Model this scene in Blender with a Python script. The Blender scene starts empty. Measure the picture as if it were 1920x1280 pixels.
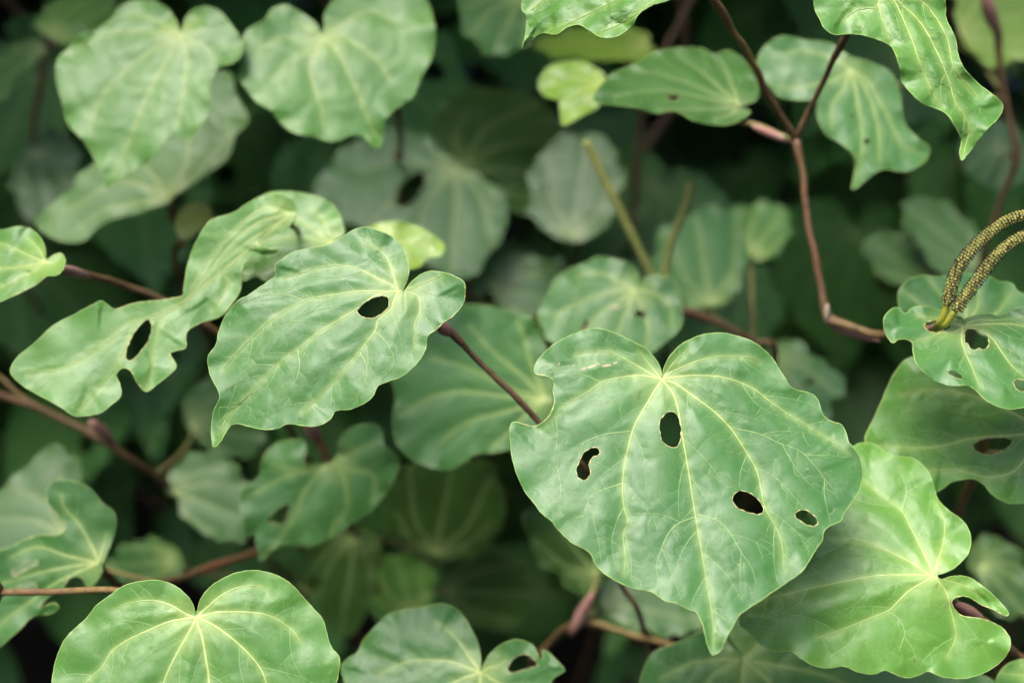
import bpy, math, random
import numpy as np
from mathutils import Vector, Matrix
from mathutils.geometry import delaunay_2d_cdt

random.seed(7)
rng = np.random.default_rng(11)
scene = bpy.context.scene
C = scene.collection

# ------------------------------------------------------------------ camera
PITCH = math.radians(28)
CAM = np.array([0.0, 0.0, 0.78])
LENS = 40.0
FPX = 1920 * LENS / 36.0
cam_d = bpy.data.cameras.new('camera'); cam = bpy.data.objects.new('camera', cam_d); C.objects.link(cam)
cam.location = CAM; cam.rotation_euler = (math.pi / 2 - PITCH, 0, 0)
cam_d.lens = LENS; cam_d.sensor_width = 36; cam_d.clip_start = 0.02; cam_d.clip_end = 300
cam_d.dof.use_dof = True; cam_d.dof.focus_distance = 0.298; cam_d.dof.aperture_fstop = 6.0
scene.camera = cam
# camera axes in the world: right, up, backwards
XC = np.array([1.0, 0, 0]); YC = np.array([0, math.sin(PITCH), math.cos(PITCH)]); ZC = np.array([0, -math.cos(PITCH), math.sin(PITCH)])
RC = np.stack([XC, YC, ZC], 1)

# ------------------------------------------------------------------ sky, sun, exposure
SUN = Vector((-0.30, -0.13, 0.94)).normalized()
world = bpy.data.worlds.new('World'); scene.world = world; world.use_nodes = True
wn = world.node_tree.nodes; wl = world.node_tree.links; wn.clear()
sky = wn.new('ShaderNodeTexSky'); sky.sky_type = 'NISHITA'; sky.sun_disc = False
sky.sun_elevation = math.asin(SUN.z); sky.sun_rotation = math.atan2(SUN.x, SUN.y)
sky.dust_density = 4.0; sky.air_density = 1.0; sky.ozone_density = 1.0
hs = wn.new('ShaderNodeHueSaturation'); hs.inputs['Saturation'].default_value = 1.1
bg = wn.new('ShaderNodeBackground'); bg.inputs['Strength'].default_value = 0.15
wo = wn.new('ShaderNodeOutputWorld')
wl.new(sky.outputs[0], hs.inputs['Color']); wl.new(hs.outputs[0], bg.inputs['Color']); wl.new(bg.outputs[0], wo.inputs['Surface'])
sd = bpy.data.lights.new('sun', 'SUN'); so = bpy.data.objects.new('sun', sd); C.objects.link(so)
sd.energy = 1.1; sd.angle = math.radians(32); sd.color = (1, 0.995, 0.985)
so.rotation_euler = SUN.to_track_quat('Z', 'Y').to_euler(); so.location = (-0.5, -0.5, 2.0)
vs = scene.view_settings; vs.view_transform = 'Standard'; vs.look = 'None'; vs.gamma = 1; vs.exposure = 1.74
scene.render.engine = 'CYCLES'
scene.cycles.max_bounces = 5; scene.cycles.transmission_bounces = 4; scene.cycles.diffuse_bounces = 3; scene.cycles.glossy_bounces = 2
scene.cycles.use_adaptive_sampling = True; scene.cycles.adaptive_threshold = 0.03
scene.cycles.use_denoising = True

# ------------------------------------------------------------------ materials
MATS = {}
def nodes_of(name):
    m = bpy.data.materials.new(name); m.use_nodes = True
    nt = m.node_tree; nt.nodes.clear(); MATS[name] = m
    return m, nt.nodes, nt.links
def N(nodes, kind, **kw):
    n = nodes.new(kind)
    for k, v in kw.items(): setattr(n, k, v)
    return n
def mixc(nodes, links, fac, a, b, blend='MIX'):
    m = N(nodes, 'ShaderNodeMix', data_type='RGBA', blend_type=blend)
    for i, s in ((0, fac), (6, a), (7, b)):
        if isinstance(s, (int, float)): m.inputs[i].default_value = s
        elif isinstance(s, tuple): m.inputs[i].default_value = (*s, 1)
        else: links.new(s, m.inputs[i])
    return m.outputs[2]
def ramp(nodes, links, src, p0, p1, v0=0.0, v1=1.0):
    r = N(nodes, 'ShaderNodeMapRange'); r.inputs[1].default_value = p0; r.inputs[2].default_value = p1
    r.inputs[3].default_value = v0; r.inputs[4].default_value = v1; links.new(src, r.inputs[0])
    return r.outputs[0]
def noise(nodes, links, vec, scale, detail=3.0, rough=0.55):
    n = N(nodes, 'ShaderNodeTexNoise'); n.inputs['Scale'].default_value = scale; n.inputs['Detail'].default_value = detail
    n.inputs['Roughness'].default_value = rough; links.new(vec, n.inputs['Vector'])
    return n.outputs[0]

def leaf_mat(name, col, col2, vein, rough=0.43, transl=0.20, spec=0.55, simple=False):
    m, n, l = nodes_of(name)
    tc = N(n, 'ShaderNodeTexCoord'); obi = N(n, 'ShaderNodeObjectInfo')
    off = N(n, 'ShaderNodeVectorMath', operation='ADD'); l.new(tc.outputs['Object'], off.inputs[0])
    sc = N(n, 'ShaderNodeVectorMath', operation='SCALE'); sc.inputs[0].default_value = (3.1, 1.7, 2.3); l.new(obi.outputs['Random'], sc.inputs['Scale'])
    l.new(sc.outputs[0], off.inputs[1]); v = off.outputs[0]
    if simple:
        low = noise(n, l, v, 60, 2); va = N(n, 'ShaderNodeAttribute', attribute_name='vd')
        c = mixc(n, l, ramp(n, l, low, 0.32, 0.68), col, col2); c = mixc(n, l, ramp(n, l, va.outputs['Fac'], 0.0, 1.0, 0.0, 0.3), c, vein)
        p = N(n, 'ShaderNodeBsdfPrincipled'); l.new(c, p.inputs['Base Color']); p.inputs['Roughness'].default_value = rough; p.inputs['Specular IOR Level'].default_value = spec
        t = N(n, 'ShaderNodeBsdfTranslucent'); l.new(mixc(n, l, 0.5, c, (0.20, 0.48, 0.05)), t.inputs['Color'])
        ms = N(n, 'ShaderNodeMixShader'); ms.inputs[0].default_value = transl; l.new(p.outputs[0], ms.inputs[1]); l.new(t.outputs[0], ms.inputs[2])
        o = N(n, 'ShaderNodeOutputMaterial'); l.new(ms.outputs[0], o.inputs['Surface'])
        return m
    off2 = N(n, 'ShaderNodeVectorMath', operation='ADD'); l.new(v, off2.inputs[0]); off2.inputs[1].default_value = (0.7, 0.3, 0.2)
    low = noise(n, l, v, 38, 3); mid = noise(n, l, v, 190, 4); fine = noise(n, l, v, 1900, 2, 0.6)
    vo = N(n, 'ShaderNodeTexVoronoi', feature='DISTANCE_TO_EDGE'); vo.inputs['Scale'].default_value = 520; l.new(v, vo.inputs['Vector'])
    va = N(n, 'ShaderNodeAttribute', attribute_name='vd'); ja = N(n, 'ShaderNodeAttribute', attribute_name='jd'); ea = N(n, 'ShaderNodeAttribute', attribute_name='ed')
    c = mixc(n, l, ramp(n, l, low, 0.32, 0.68), col, col2)
    c = mixc(n, l, ramp(n, l, mid, 0.35, 0.75, 0.0, 0.16), c, tuple(x * 0.62 for x in col))
    # fine vein mesh
    net = ramp(n, l, vo.outputs['Distance'], 0.0, 0.10, 1.0, 0.0)
    mul = N(n, 'ShaderNodeMath', operation='MULTIPLY'); l.new(net, mul.inputs[0]); l.new(ramp(n, l, mid, 0.42, 0.62, 0.0, 0.14), mul.inputs[1])
    c = mixc(n, l, mul.outputs[0], c, vein)
    c = mixc(n, l, ramp(n, l, va.outputs['Fac'], 0.0, 1.0, 0.0, 0.34), c, vein)
    c = mixc(n, l, ramp(n, l, ja.outputs['Fac'], 0.0, 0.011, 0.55, 0.0), c, vein)
    c = mixc(n, l, ramp(n, l, ea.outputs['Fac'], 0.0, 0.0016, 0.45, 0.0), c, col2)
    # small brown freckles
    fr = noise(n, l, v, 420, 1); c = mixc(n, l, ramp(n, l, fr, 0.73, 0.76, 0.0, 0.38), c, (0.07, 0.055, 0.02))
    pk = noise(n, l, off2.outputs[0], 900, 1); c = mixc(n, l, ramp(n, l, pk, 0.74, 0.77, 0.0, 0.35), c, (0.34, 0.40, 0.18))
    p = N(n, 'ShaderNodeBsdfPrincipled'); l.new(c, p.inputs['Base Color'])
    l.new(ramp(n, l, mid, 0.3, 0.7, rough - 0.04, rough + 0.07), p.inputs['Roughness'])
    p.inputs['Specular IOR Level'].default_value = spec
    hm = N(n, 'ShaderNodeMath', operation='MULTIPLY_ADD'); l.new(fine, hm.inputs[0]); hm.inputs[1].default_value = 0.8
    l.new(ramp(n, l, vo.outputs['Distance'], 0.0, 0.25, 0.0, 0.28), hm.inputs[2])
    b = N(n, 'ShaderNodeBump'); b.inputs['Strength'].default_value = 0.30; b.inputs['Distance'].default_value = 0.00014
    l.new(hm.outputs[0], b.inputs['Height']); l.new(b.outputs[0], p.inputs['Normal'])
    t = N(n, 'ShaderNodeBsdfTranslucent'); tcx = mixc(n, l, 0.5, c, (0.20, 0.48, 0.05)); l.new(tcx, t.inputs['Color'])
    ms = N(n, 'ShaderNodeMixShader'); ms.inputs[0].default_value = transl
    l.new(p.outputs[0], ms.inputs[1]); l.new(t.outputs[0], ms.inputs[2])
    o = N(n, 'ShaderNodeOutputMaterial'); l.new(ms.outputs[0], o.inputs['Surface'])
    return m

def plain_mat(name, c1, c2, scale, rough=0.6, bump=0.3, bdist=0.0003, spec=0.35):
    m, n, l = nodes_of(name)
    tc = N(n, 'ShaderNodeTexCoord'); v = tc.outputs['Object']
    a = noise(n, l, v, scale, 4); f = noise(n, l, v, scale * 6, 2)
    c = mixc(n, l, ramp(n, l, a, 0.33, 0.67), c1, c2)
    p = N(n, 'ShaderNodeBsdfPrincipled'); l.new(c, p.inputs['Base Color']); p.inputs['Roughness'].default_value = rough
    p.inputs['Specular IOR Level'].default_value = spec
    b = N(n, 'ShaderNodeBump'); b.inputs['Strength'].default_value = bump; b.inputs['Distance'].default_value = bdist
    l.new(f, b.inputs['Height']); l.new(b.outputs[0], p.inputs['Normal'])
    o = N(n, 'ShaderNodeOutputMaterial'); l.new(p.outputs[0], o.inputs['Surface'])
    return m

def vein_mat(name, main, fine_c):
    m, n, l = nodes_of(name)
    a = N(n, 'ShaderNodeAttribute', attribute_name='lvl')
    c = mixc(n, l, a.outputs['Fac'], main, fine_c)
    p = N(n, 'ShaderNodeBsdfPrincipled'); l.new(c, p.inputs['Base Color']); p.inputs['Roughness'].default_value = 0.42
    t = N(n, 'ShaderNodeBsdfTranslucent'); l.new(c, t.inputs['Color'])
    ms = N(n, 'ShaderNodeMixShader'); ms.inputs[0].default_value = 0.2; l.new(p.outputs[0], ms.inputs[1]); l.new(t.outputs[0], ms.inputs[2])
    o = N(n, 'ShaderNodeOutputMaterial'); l.new(ms.outputs[0], o.inputs['Surface'])
    return m

leaf_mat('leaf_green', (0.048, 0.160, 0.032), (0.068, 0.202, 0.038), (0.34, 0.46, 0.13))
leaf_mat('leaf_fresh', (0.072, 0.208, 0.030), (0.102, 0.262, 0.036), (0.38, 0.50, 0.13))
leaf_mat('leaf_bright', (0.090, 0.240, 0.032), (0.122, 0.292, 0.038), (0.38, 0.52, 0.14))
leaf_mat('leaf_lime', (0.160, 0.300, 0.030), (0.22, 0.370, 0.040), (0.42, 0.52, 0.12))
leaf_mat('leaf_yellow', (0.36, 0.40, 0.06), (0.44, 0.46, 0.08), (0.5, 0.52, 0.15), simple=True)
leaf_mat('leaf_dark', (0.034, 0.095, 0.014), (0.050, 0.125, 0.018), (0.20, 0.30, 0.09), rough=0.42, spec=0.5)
leaf_mat('leaf_grey', (0.050, 0.140, 0.030), (0.070, 0.172, 0.038), (0.26, 0.35, 0.15), rough=0.44, spec=0.5)
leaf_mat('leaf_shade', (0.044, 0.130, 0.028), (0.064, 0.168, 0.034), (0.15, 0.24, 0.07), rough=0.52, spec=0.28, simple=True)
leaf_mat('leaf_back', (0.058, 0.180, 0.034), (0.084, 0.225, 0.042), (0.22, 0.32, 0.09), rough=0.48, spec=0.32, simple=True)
leaf_mat('leaf_under', (0.13, 0.22, 0.07), (0.16, 0.26, 0.08), (0.32, 0.42, 0.15), rough=0.6, spec=0.3, simple=True)
vein_mat('vein_yellow', (0.50, 0.60, 0.20), (0.20, 0.36, 0.115))
vein_mat('vein_green', (0.36, 0.48, 0.15), (0.22, 0.36, 0.12))
plain_mat('margin', (0.30, 0.42, 0.12), (0.22, 0.34, 0.09), 300, 0.45)
plain_mat('chewed', (0.60, 0.52, 0.24), (0.50, 0.44, 0.16), 600, 0.6)
plain_mat('scar', (0.46, 0.37, 0.25), (0.34, 0.30, 0.18), 900, 0.7)
def stem_mat(name, c1, c2, dark):
    m, n, l = nodes_of(name)
    tc = N(n, 'ShaderNodeTexCoord'); v = tc.outputs['Object']
    a = noise(n, l, v, 45, 3); b2 = noise(n, l, v, 420, 3); f = noise(n, l, v, 1500, 2)
    c = mixc(n, l, ramp(n, l, a, 0.35, 0.65), c1, c2); c = mixc(n, l, ramp(n, l, b2, 0.52, 0.68, 0.0, 0.75), c, dark)
    c = mixc(n, l, ramp(n, l, f, 0.66, 0.72, 0.0, 0.5), c, (0.34, 0.27, 0.18))
    p = N(n, 'ShaderNodeBsdfPrincipled'); l.new(c, p.inputs['Base Color']); p.inputs['Roughness'].default_value = 0.55; p.inputs['Specular IOR Level'].default_value = 0.35
    b = N(n, 'ShaderNodeBump'); b.inputs['Strength'].default_value = 0.5; b.inputs['Distance'].default_value = 0.0004; l.new(b2, b.inputs['Height']); l.new(b.outputs[0], p.inputs['Normal'])
    o = N(n, 'ShaderNodeOutputMaterial'); l.new(p.outputs[0], o.inputs['Surface'])
stem_mat('stem_brown', (0.120, 0.066, 0.036), (0.190, 0.120, 0.058), (0.050, 0.028, 0.018))
stem_mat('stem_red', (0.165, 0.078, 0.034), (0.140, 0.092, 0.040), (0.070, 0.032, 0.020))
stem_mat('stem_olive', (0.230, 0.165, 0.050), (0.150, 0.085, 0.040), (0.075, 0.045, 0.025))
plain_mat('stalk', (0.22, 0.24, 0.07), (0.18, 0.13, 0.06), 70, 0.5)
plain_mat('bud', (0.42, 0.25, 0.20), (0.30, 0.13, 0.10), 160, 0.5)
plain_mat('peduncle', (0.48, 0.46, 0.05), (0.40, 0.40, 0.06), 300, 0.5)
plain_mat('spike_core', (0.20, 0.20, 0.045), (0.13, 0.12, 0.035), 500, 0.7)
plain_mat('bract', (0.62, 0.58, 0.16), (0.50, 0.48, 0.12), 700, 0.6)
plain_mat('anther', (0.035, 0.025, 0.022), (0.060, 0.045, 0.035), 900, 0.7)
plain_mat('spike_green', (0.36, 0.38, 0.11), (0.28, 0.31, 0.08), 300, 0.6)
plain_mat('yellow_bud', (0.42, 0.42, 0.10), (0.32, 0.34, 0.07), 90, 0.5)
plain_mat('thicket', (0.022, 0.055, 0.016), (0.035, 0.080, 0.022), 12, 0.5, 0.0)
plain_mat('soil', (0.020, 0.014, 0.009), (0.045, 0.030, 0.018), 9, 0.95, 0.8, 0.01)
plain_mat('dead_leaf', (0.10, 0.060, 0.030), (0.055, 0.034, 0.018), 40, 0.8)

# ------------------------------------------------------------------ small helpers
def to_world(pc): return CAM + np.asarray(pc) @ RC.T
def ray(px): px = np.atleast_2d(np.asarray(px, float)); return np.stack([(px[:, 0] - 960) / FPX, -(px[:, 1] - 640) / FPX, -np.ones(len(px))], 1)
def at(x, y, d): return to_world(ray([(x, y)])[0] * d)

def crom(pts, closed=False, step=None, n=6):
    p = np.asarray(pts, float); k = len(p)
    if k < 3 and not closed:
        out = np.linspace(p[0], p[-1], 12)
    else:
        if closed: q = np.concatenate([p[-1:], p, p[:2]])
        else: q = np.concatenate([[2 * p[0] - p[1]], p, [2 * p[-1] - p[-2]]])
        out = []
        for i in range(1, len(q) - 2):
            p0, p1, p2, p3 = q[i - 1], q[i], q[i + 1], q[i + 2]
            for t in np.arange(n) / n:
                out.append(0.5 * (2 * p1 + (p2 - p0) * t + (2 * p0 - 5 * p1 + 4 * p2 - p3) * t * t + (3 * p1 - p0 - 3 * p2 + p3) * t ** 3))
        if not closed: out.append(p[-1])
        out = np.array(out)
    if step is None: return out
    if closed: out = np.concatenate([out, out[:1]])
    seg = np.linalg.norm(np.diff(out, axis=0), axis=1); s = np.concatenate([[0], np.cumsum(seg)])
    m = max(int(round(s[-1] / step)), 3)
    ts = np.linspace(0, s[-1], m + 1)
    res = np.stack([np.interp(ts, s, out[:, i]) for i in range(out.shape[1])], 1)
    return res[:-1] if closed else res

def inside(P, poly):
    x, y = P[:, 0], P[:, 1]; r = np.zeros(len(P), bool); q = np.roll(poly, 1, 0)
    for (x1, y1), (x2, y2) in zip(poly, q):
        if y1 == y2: continue
        c = (y1 > y) != (y2 > y)
        r ^= c & (x < (x2 - x1) * (y - y1) / (y2 - y1) + x1)
    return r

def near(P, Q):
    """distance and index of the nearest point of Q for every point of P"""
    d = np.empty(len(P)); ix = np.empty(len(P), int)
    for s in range(0, len(P), 2000):
        p = P[s:s + 2000]; D = p[:, :1] - Q[None, :, 0]; D *= D; E = p[:, 1:] - Q[None, :, 1]; E *= E; D += E
        j = D.argmin(1); ix[s:s + 2000] = j; d[s:s + 2000] = np.sqrt(D[np.arange(len(j)), j])
    return d, ix

def mesh_from(name, verts, faces, mats, mat_idx=None, smooth=True, attrs=None):
    me = bpy.data.meshes.new(name); me.from_pydata([tuple(v) for v in verts], [], [tuple(int(i) for i in f) for f in faces])
    for m in mats: me.materials.append(MATS[m])
    if mat_idx is not None: me.polygons.foreach_set('material_index', np.asarray(mat_idx, np.int32))
    if smooth: me.polygons.foreach_set('use_smooth', np.ones(len(me.polygons), bool))
    for k, a in (attrs or {}).items():
        at_ = me.attributes.new(k, 'FLOAT', 'POINT'); at_.data.foreach_set('value', np.asarray(a, np.float32))
    me.update()
    return me
def link(name, data, parent=None, matrix=None):
    o = bpy.data.objects.new(name, data); C.objects.link(o)
    if parent is not None: o.parent = parent
    if matrix is not None: o.matrix_basis = matrix
    return o
def thing(name, label, cat, loc, group=None):
    o = bpy.data.objects.new(name, None); C.objects.link(o); o.location = loc; o.empty_display_size = 0.02
    o['label'] = label; o['category'] = cat
    if group: o['group'] = group
    return o

def tube_geo(path, rad, sides=8, wob=0.0):
    P = np.asarray(path, float); n = len(P); rad = np.broadcast_to(np.asarray(rad, float), (n,)).copy()
    T = np.gradient(P, axis=0); T /= np.linalg.norm(T, axis=1)[:, None] + 1e-12
    a = np.array([0, 0, 1.0]) if abs(T[0][2]) < 0.9 else np.array([1.0, 0, 0])
    u = np.cross(T[0], a); u /= np.linalg.norm(u)
    V = []; F = []
    for i in range(n):
        u = u - T[i] * (u @ T[i]); u /= np.linalg.norm(u); w = np.cross(T[i], u)
        for k in range(sides):
            an = 2 * math.pi * k / sides; r = rad[i] * (1 + wob * (rng.random() - 0.5))
            V.append(P[i] + r * (math.cos(an) * u + math.sin(an) * w))
    for i in range(n - 1):
        for k in range(sides):
            k2 = (k + 1) % sides
            F.append((i * sides + k, i * sides + k2, (i + 1) * sides + k2, (i + 1) * sides + k))
    V.append(P[0]); V.append(P[-1]); c0 = len(V) - 2; c1 = len(V) - 1
    for k in range(sides):
        k2 = (k + 1) % sides
        F.append((c0, k2, k)); F.append((c1, (n - 1) * sides + k, (n - 1) * sides + k2))
    return V, F
def tube(name, path, rad, mat, parent, sides=8, wob=0.0):
    V, F = tube_geo(path, rad, sides, wob)
    base = np.array(parent.matrix_basis.translation) if parent is not None else np.zeros(3)
    return link(name, mesh_from(name, np.array(V) - base, F, [mat]), parent)

# ------------------------------------------------------------------ the leaf builder
def auto_veins(out, j, tip, k=3):
    """primary veins from the stalk's joint j to the tip and, bowed, to points along each side (all 2-D)"""
    d = tip - j; L = np.linalg.norm(d); d = d / L; nrm = np.array([-d[1], d[0]])
    V = [np.array([j, j + d * L * 0.35 + nrm * L * 0.01, j + d * L * 0.7 - nrm * L * 0.01, j + d * L * 0.97])]
    for s in (1, -1):
        for ang, reach in ((0.50, 0.86), (1.05, 0.86), (1.75, 0.82), (2.35, 0.7))[:k + 1]:
            dirv = d * math.cos(ang) + s * nrm * math.sin(ang)
            ts = np.linspace(0.02, 1.6, 80) * L; ok = inside(j + ts[:, None] * dirv, out)
            r = ts[np.where(ok)[0].max()] if ok.any() else L * 0.4
            r *= reach; p1 = j + dirv * r * 0.5 + s * nrm * r * 0.09; p2 = j + dirv * r + d * r * (0.22 if ang < 2 else 0.10)
            V.append(np.array([j, j + dirv * r * 0.2 + s * nrm * r * 0.05, p1, p2]))
    return V

def grow_fine(out, holes, veins, gap2, gap3, seed):
    """side veins that leave the main ones and run until they meet another vein, then a finer net between them"""
    r = np.random.default_rng(seed); cs = 0.30
    lo = out.min(0) - 1; hi = out.max(0) + 1; nx, ny = (np.ceil((hi - lo) / cs).astype(int) + 1)
    gx, gy = np.meshgrid(lo[0] + np.arange(nx) * cs, lo[1] + np.arange(ny) * cs, indexing='ij')
    G = np.column_stack([gx.ravel(), gy.ravel()]); free = inside(G, out)
    for h in holes: free &= ~inside(G, h)
    free = free.reshape(nx, ny)
    for _ in range(2):                                             # keep clear of the margin
        f = free.copy(); f[1:] &= free[:-1]; f[:-1] &= free[1:]; f[:, 1:] &= free[:, :-1]; f[:, :-1] &= free[:, 1:]; free = f
    occ = np.zeros((nx, ny), bool)
    def mark(path):
        q = crom(path, step=cs * 0.8) if len(path) > 2 else path
        c = ((q - lo) / cs + 0.5).astype(int); ok = (c >= 0).all(1) & (c[:, 0] < nx) & (c[:, 1] < ny); occ[c[ok, 0], c[ok, 1]] = True
    placed = [np.asarray(v) for v in veins]; res = []
    for v in placed: mark(v)
    l0, l1 = float(lo[0]), float(lo[1])
    for lvl, gap, step, maxlen, turn in ((1, gap2, 0.6, 15.0, 0.05), (2, gap3, 0.45, 4.8, 0.10)):
        if gap > 50: continue
        for v in list(placed):
            seg = np.linalg.norm(np.diff(v, axis=0), axis=1); s = np.concatenate([[0], np.cumsum(seg)])
            pos = gap * (0.5 + r.random()); side = 1 if r.random() < 0.5 else -1
            while pos < s[-1] * 0.96:
                i = max(min(int(np.searchsorted(s, pos)), len(v) - 1), 1)
                t = v[i] - v[i - 1]; an = math.atan2(t[1], t[0]) + side * ((0.85 if lvl == 1 else 1.25) + 0.35 * (r.random() - 0.5))
                x, y = float(v[i][0]), float(v[i][1]); path = [(x, y)]; ln = 0.0
                if not (lvl == 2 and r.random() < 0.22):
                    rr = r.random(40)
                    while ln < maxlen:
                        q = rr[int(ln / step) % 40]
                        an += -side * turn * 0.5 + ((q - 0.5) * 2.0 if lvl == 2 and (q > 0.91 or q < 0.09) else (q - 0.5) * 0.12)
                        x += math.cos(an) * step; y += math.sin(an) * step; ln += step
                        ci = int((x - l0) / cs + 0.5); cj = int((y - l1) / cs + 0.5)
                        if not (0 <= ci < nx and 0 <= cj < ny) or not free[ci, cj]: break
                        path.append((x, y))
                        if ln > 1.3 and occ[ci, cj]: break
                if len(path) > 3:
                    path = np.array(path); placed.append(path); mark(path); res.append((lvl, path))
                side = -side if r.random() < 0.8 else side
                pos += gap * (0.55 + 0.7 * r.random())
    return res

LEAVES = []
def build_leaf(out, j, tip, veins, holes=(), chew=(), spacing=1.0, quilt=0.45, arch=0.0, cup=0.0, fold=0.0, twist=0.0, ruffle=0.8,
               lump=0.25, ripple=0.04, fine=None, thick=0.28, warp=None, seed=0, mats=('leaf_green', 'leaf_under'), vmat='vein_yellow',
               vw=0.56, rimw=0.24, extra=None, sec=(), pucker=1.0):
    """all 2-D input in mm in the leaf's plane, joint at the origin; returns meshes in metres: blade, veins, margin, chewed"""
    r = np.random.default_rng(seed + 100)
    d = tip - j; L = np.linalg.norm(d); d = d / L; nr = np.array([-d[1], d[0]])
    # arc length along the outline for the ruffled margin
    dense = crom(out, True, spacing * 0.9); sl = np.arange(len(dense)) * spacing * 0.9
    prim = [crom(v, step=spacing * 0.9) for v in veins]; pv = np.concatenate([crom(v, step=spacing * 0.5) for v in veins])
    ob = crom(out, True, spacing * 0.8); hb = [crom(h, True, spacing * 0.7) for h in holes]
    if spacing < 1.3:                              # nothing living has a perfectly smooth rim
        def rag(q, amp):
            k = np.arange(len(q)) * spacing; w = sum(np.sin(k * f + r.random() * 6) for f in (0.9, 1.7, 2.9)) * amp / 2
            t = np.roll(q, -1, 0) - np.roll(q, 1, 0); t /= np.linalg.norm(t, axis=1)[:, None] + 1e-9
            g = np.clip(np.linalg.norm(q - j, axis=1) / 4 - 0.5, 0, 1)
            return q + np.column_stack([t[:, 1], -t[:, 0]]) * (w * g)[:, None]
        ob = rag(ob, 0.06); hb = [rag(h, 0.11) for h in hb]
    secp = [crom(v, step=spacing * 0.8) for v in sec]
    ribs = [(0, p) for p in prim] + [(3, p) for p in secp]
    if fine: ribs += grow_fine(ob, hb, prim + secp, fine[0], fine[1], seed)
    p1 = [q for l_, q in ribs if l_ in (1, 3)]; p2 = [q for l_, q in ribs if l_ == 2]
    p1 = np.concatenate(p1) if p1 else None; p2 = np.concatenate(p2) if p2 else None
    ph = r.random(8) * 6.28; lam = 11 + 5 * r.random(3); wd = [(math.cos(a), math.sin(a)) for a in r.random(4) * 6.28]; wk = 2 * math.pi / (16 + 26 * r.random(4))
    lobe = r.random(3) * 6.28
    def H(P):
        u = (P - j) @ d; v = (P - j) @ nr
        h = -arch * np.sign(u) * u * u / L + cup * v * v / L + fold * (np.sqrt(v * v + 4.0) - 2.0) + twist * u * v / L
        dv, _ = near(P, pv); e, ei = near(P, dense); s = sl[ei]
        h += quilt * (1 - np.exp(-(dv / 4.2) ** 2)) - 0.10 * np.exp(-(dv / 0.9) ** 2)
        if p1 is not None: h += pucker * (0.22 * (1 - np.exp(-(near(P, p1)[0] / 2.0) ** 2)))
        if p2 is not None: h += pucker * (0.085 * (1 - np.exp(-(near(P, p2)[0] / 0.9) ** 2)))
        rr = np.sqrt(u * u + v * v)
        h += ruffle * np.exp(-e / 4.5) * (0.7 * np.sin(2 * math.pi * s / lam[0] + ph[0]) + 0.5 * np.sin(2 * math.pi * s / lam[1] * 0.6 + ph[1]))
        h += 0.34 * ruffle * np.exp(-e / 2.0) * np.clip(0.25 + np.sin(s / 13.0 + ph[4]) * np.sin(s / 5.3 + ph[5]), 0, 1) * np.sin(2 * math.pi * s / (lam[2] * 0.55) + 1.5 * np.sin(s / 9.0 + ph[6]) + ph[7])
        th = np.arctan2(v, u)
        h += ripple * np.sin(2 * math.pi * rr / 7.0 + 2.6 * np.sin(3 * th + ph[2]) + 1.6 * np.sin(7 * th + ph[3]) + 0.9 * np.sin(rr * 0.37 + ph[5])) * np.clip(dv / 3, 0, 1) * np.clip(rr / 12, 0, 1)
        for q in range(4): h += lump * 0.4 * np.sin((P[:, 0] * wd[q][0] + P[:, 1] * wd[q][1]) * wk[q] + ph[4 + q])
        if extra is not None: h = h + extra(P, u, v, L)
        return h
    def pos(P, lift=0.0):
        h = H(P) + lift
        if warp is None: q = np.column_stack([P - j, h])
        else: q = warp(P, h)
        return q * 0.001
    loops = [ob] + hb; B = np.concatenate(loops)
    lo, hi = ob.min(0), ob.max(0)
    gx, gy = np.meshgrid(np.arange(lo[0], hi[0], spacing), np.arange(lo[1], hi[1], spacing * 0.87))
    gx = gx + (np.arange(gx.shape[0]) % 2)[:, None] * spacing * 0.5
    G = np.column_stack([gx.ravel(), gy.ravel()]) + (r.random((gx.size, 2)) - 0.5) * spacing * 0.2
    G = G[inside(G, ob)]
    vp = np.concatenate(prim); vp = vp[inside(vp, ob)]
    for h in hb:
        G = G[~inside(G, h)]; vp = vp[~inside(vp, h)]
    vp = vp[near(vp, B)[0] > spacing * 0.45]
    if len(vp):                                    # thin out doubled points near the joint
        vp = vp[np.sort(np.unique(np.floor(vp / (spacing * 0.6)).astype(int), axis=0, return_index=True)[1])]
    G = G[near(G, B)[0] > spacing * 0.5]
    if len(vp): G = G[near(G, vp)[0] > spacing * 0.55]
    pts = np.concatenate([B, G, vp]); edges = []; b = 0
    for lp in loops:
        edges += [(b + i, b + (i + 1) % len(lp)) for i in range(len(lp))]; b += len(lp)
    vo, _, fo, _, _, _ = delaunay_2d_cdt([Vector(p) for p in pts], edges, [], 0, 1e-5)
    P2 = np.array([(v.x, v.y) for v in vo]); F = np.array([f for f in fo if len(f) == 3])
    cen = P2[F].mean(1); ok = inside(cen, ob)
    for h in hb: ok &= ~inside(cen, h)
    F = F[ok]
    a = P2[F]; cr = (a[:, 1, 0] - a[:, 0, 0]) * (a[:, 2, 1] - a[:, 0, 1]) - (a[:, 1, 1] - a[:, 0, 1]) * (a[:, 2, 0] - a[:, 0, 0])
    F[cr < 0] = F[cr < 0][:, ::-1]
    used = np.unique(F); mp = -np.ones(len(P2), int); mp[used] = np.arange(len(used)); P2 = P2[used]; F = mp[F]
    top = pos(P2); bot = pos(P2, -thick); n = len(P2)
    ed = np.sort(np.concatenate([F[:, [0, 1]], F[:, [1, 2]], F[:, [2, 0]]]), 1)
    de = np.concatenate([F[:, [0, 1]], F[:, [1, 2]], F[:, [2, 0]]])
    key = ed[:, 0] * (n + 1) + ed[:, 1]; uq, inv, cnt = np.unique(key, return_inverse=True, return_counts=True)
    be = de[cnt[inv] == 1]
    rimv = np.unique(be); rm = -np.ones(n, int); rm[rimv] = np.arange(len(rimv)); k = len(rimv)
    verts = np.concatenate([top, bot, top[rimv], bot[rimv]])
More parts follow.
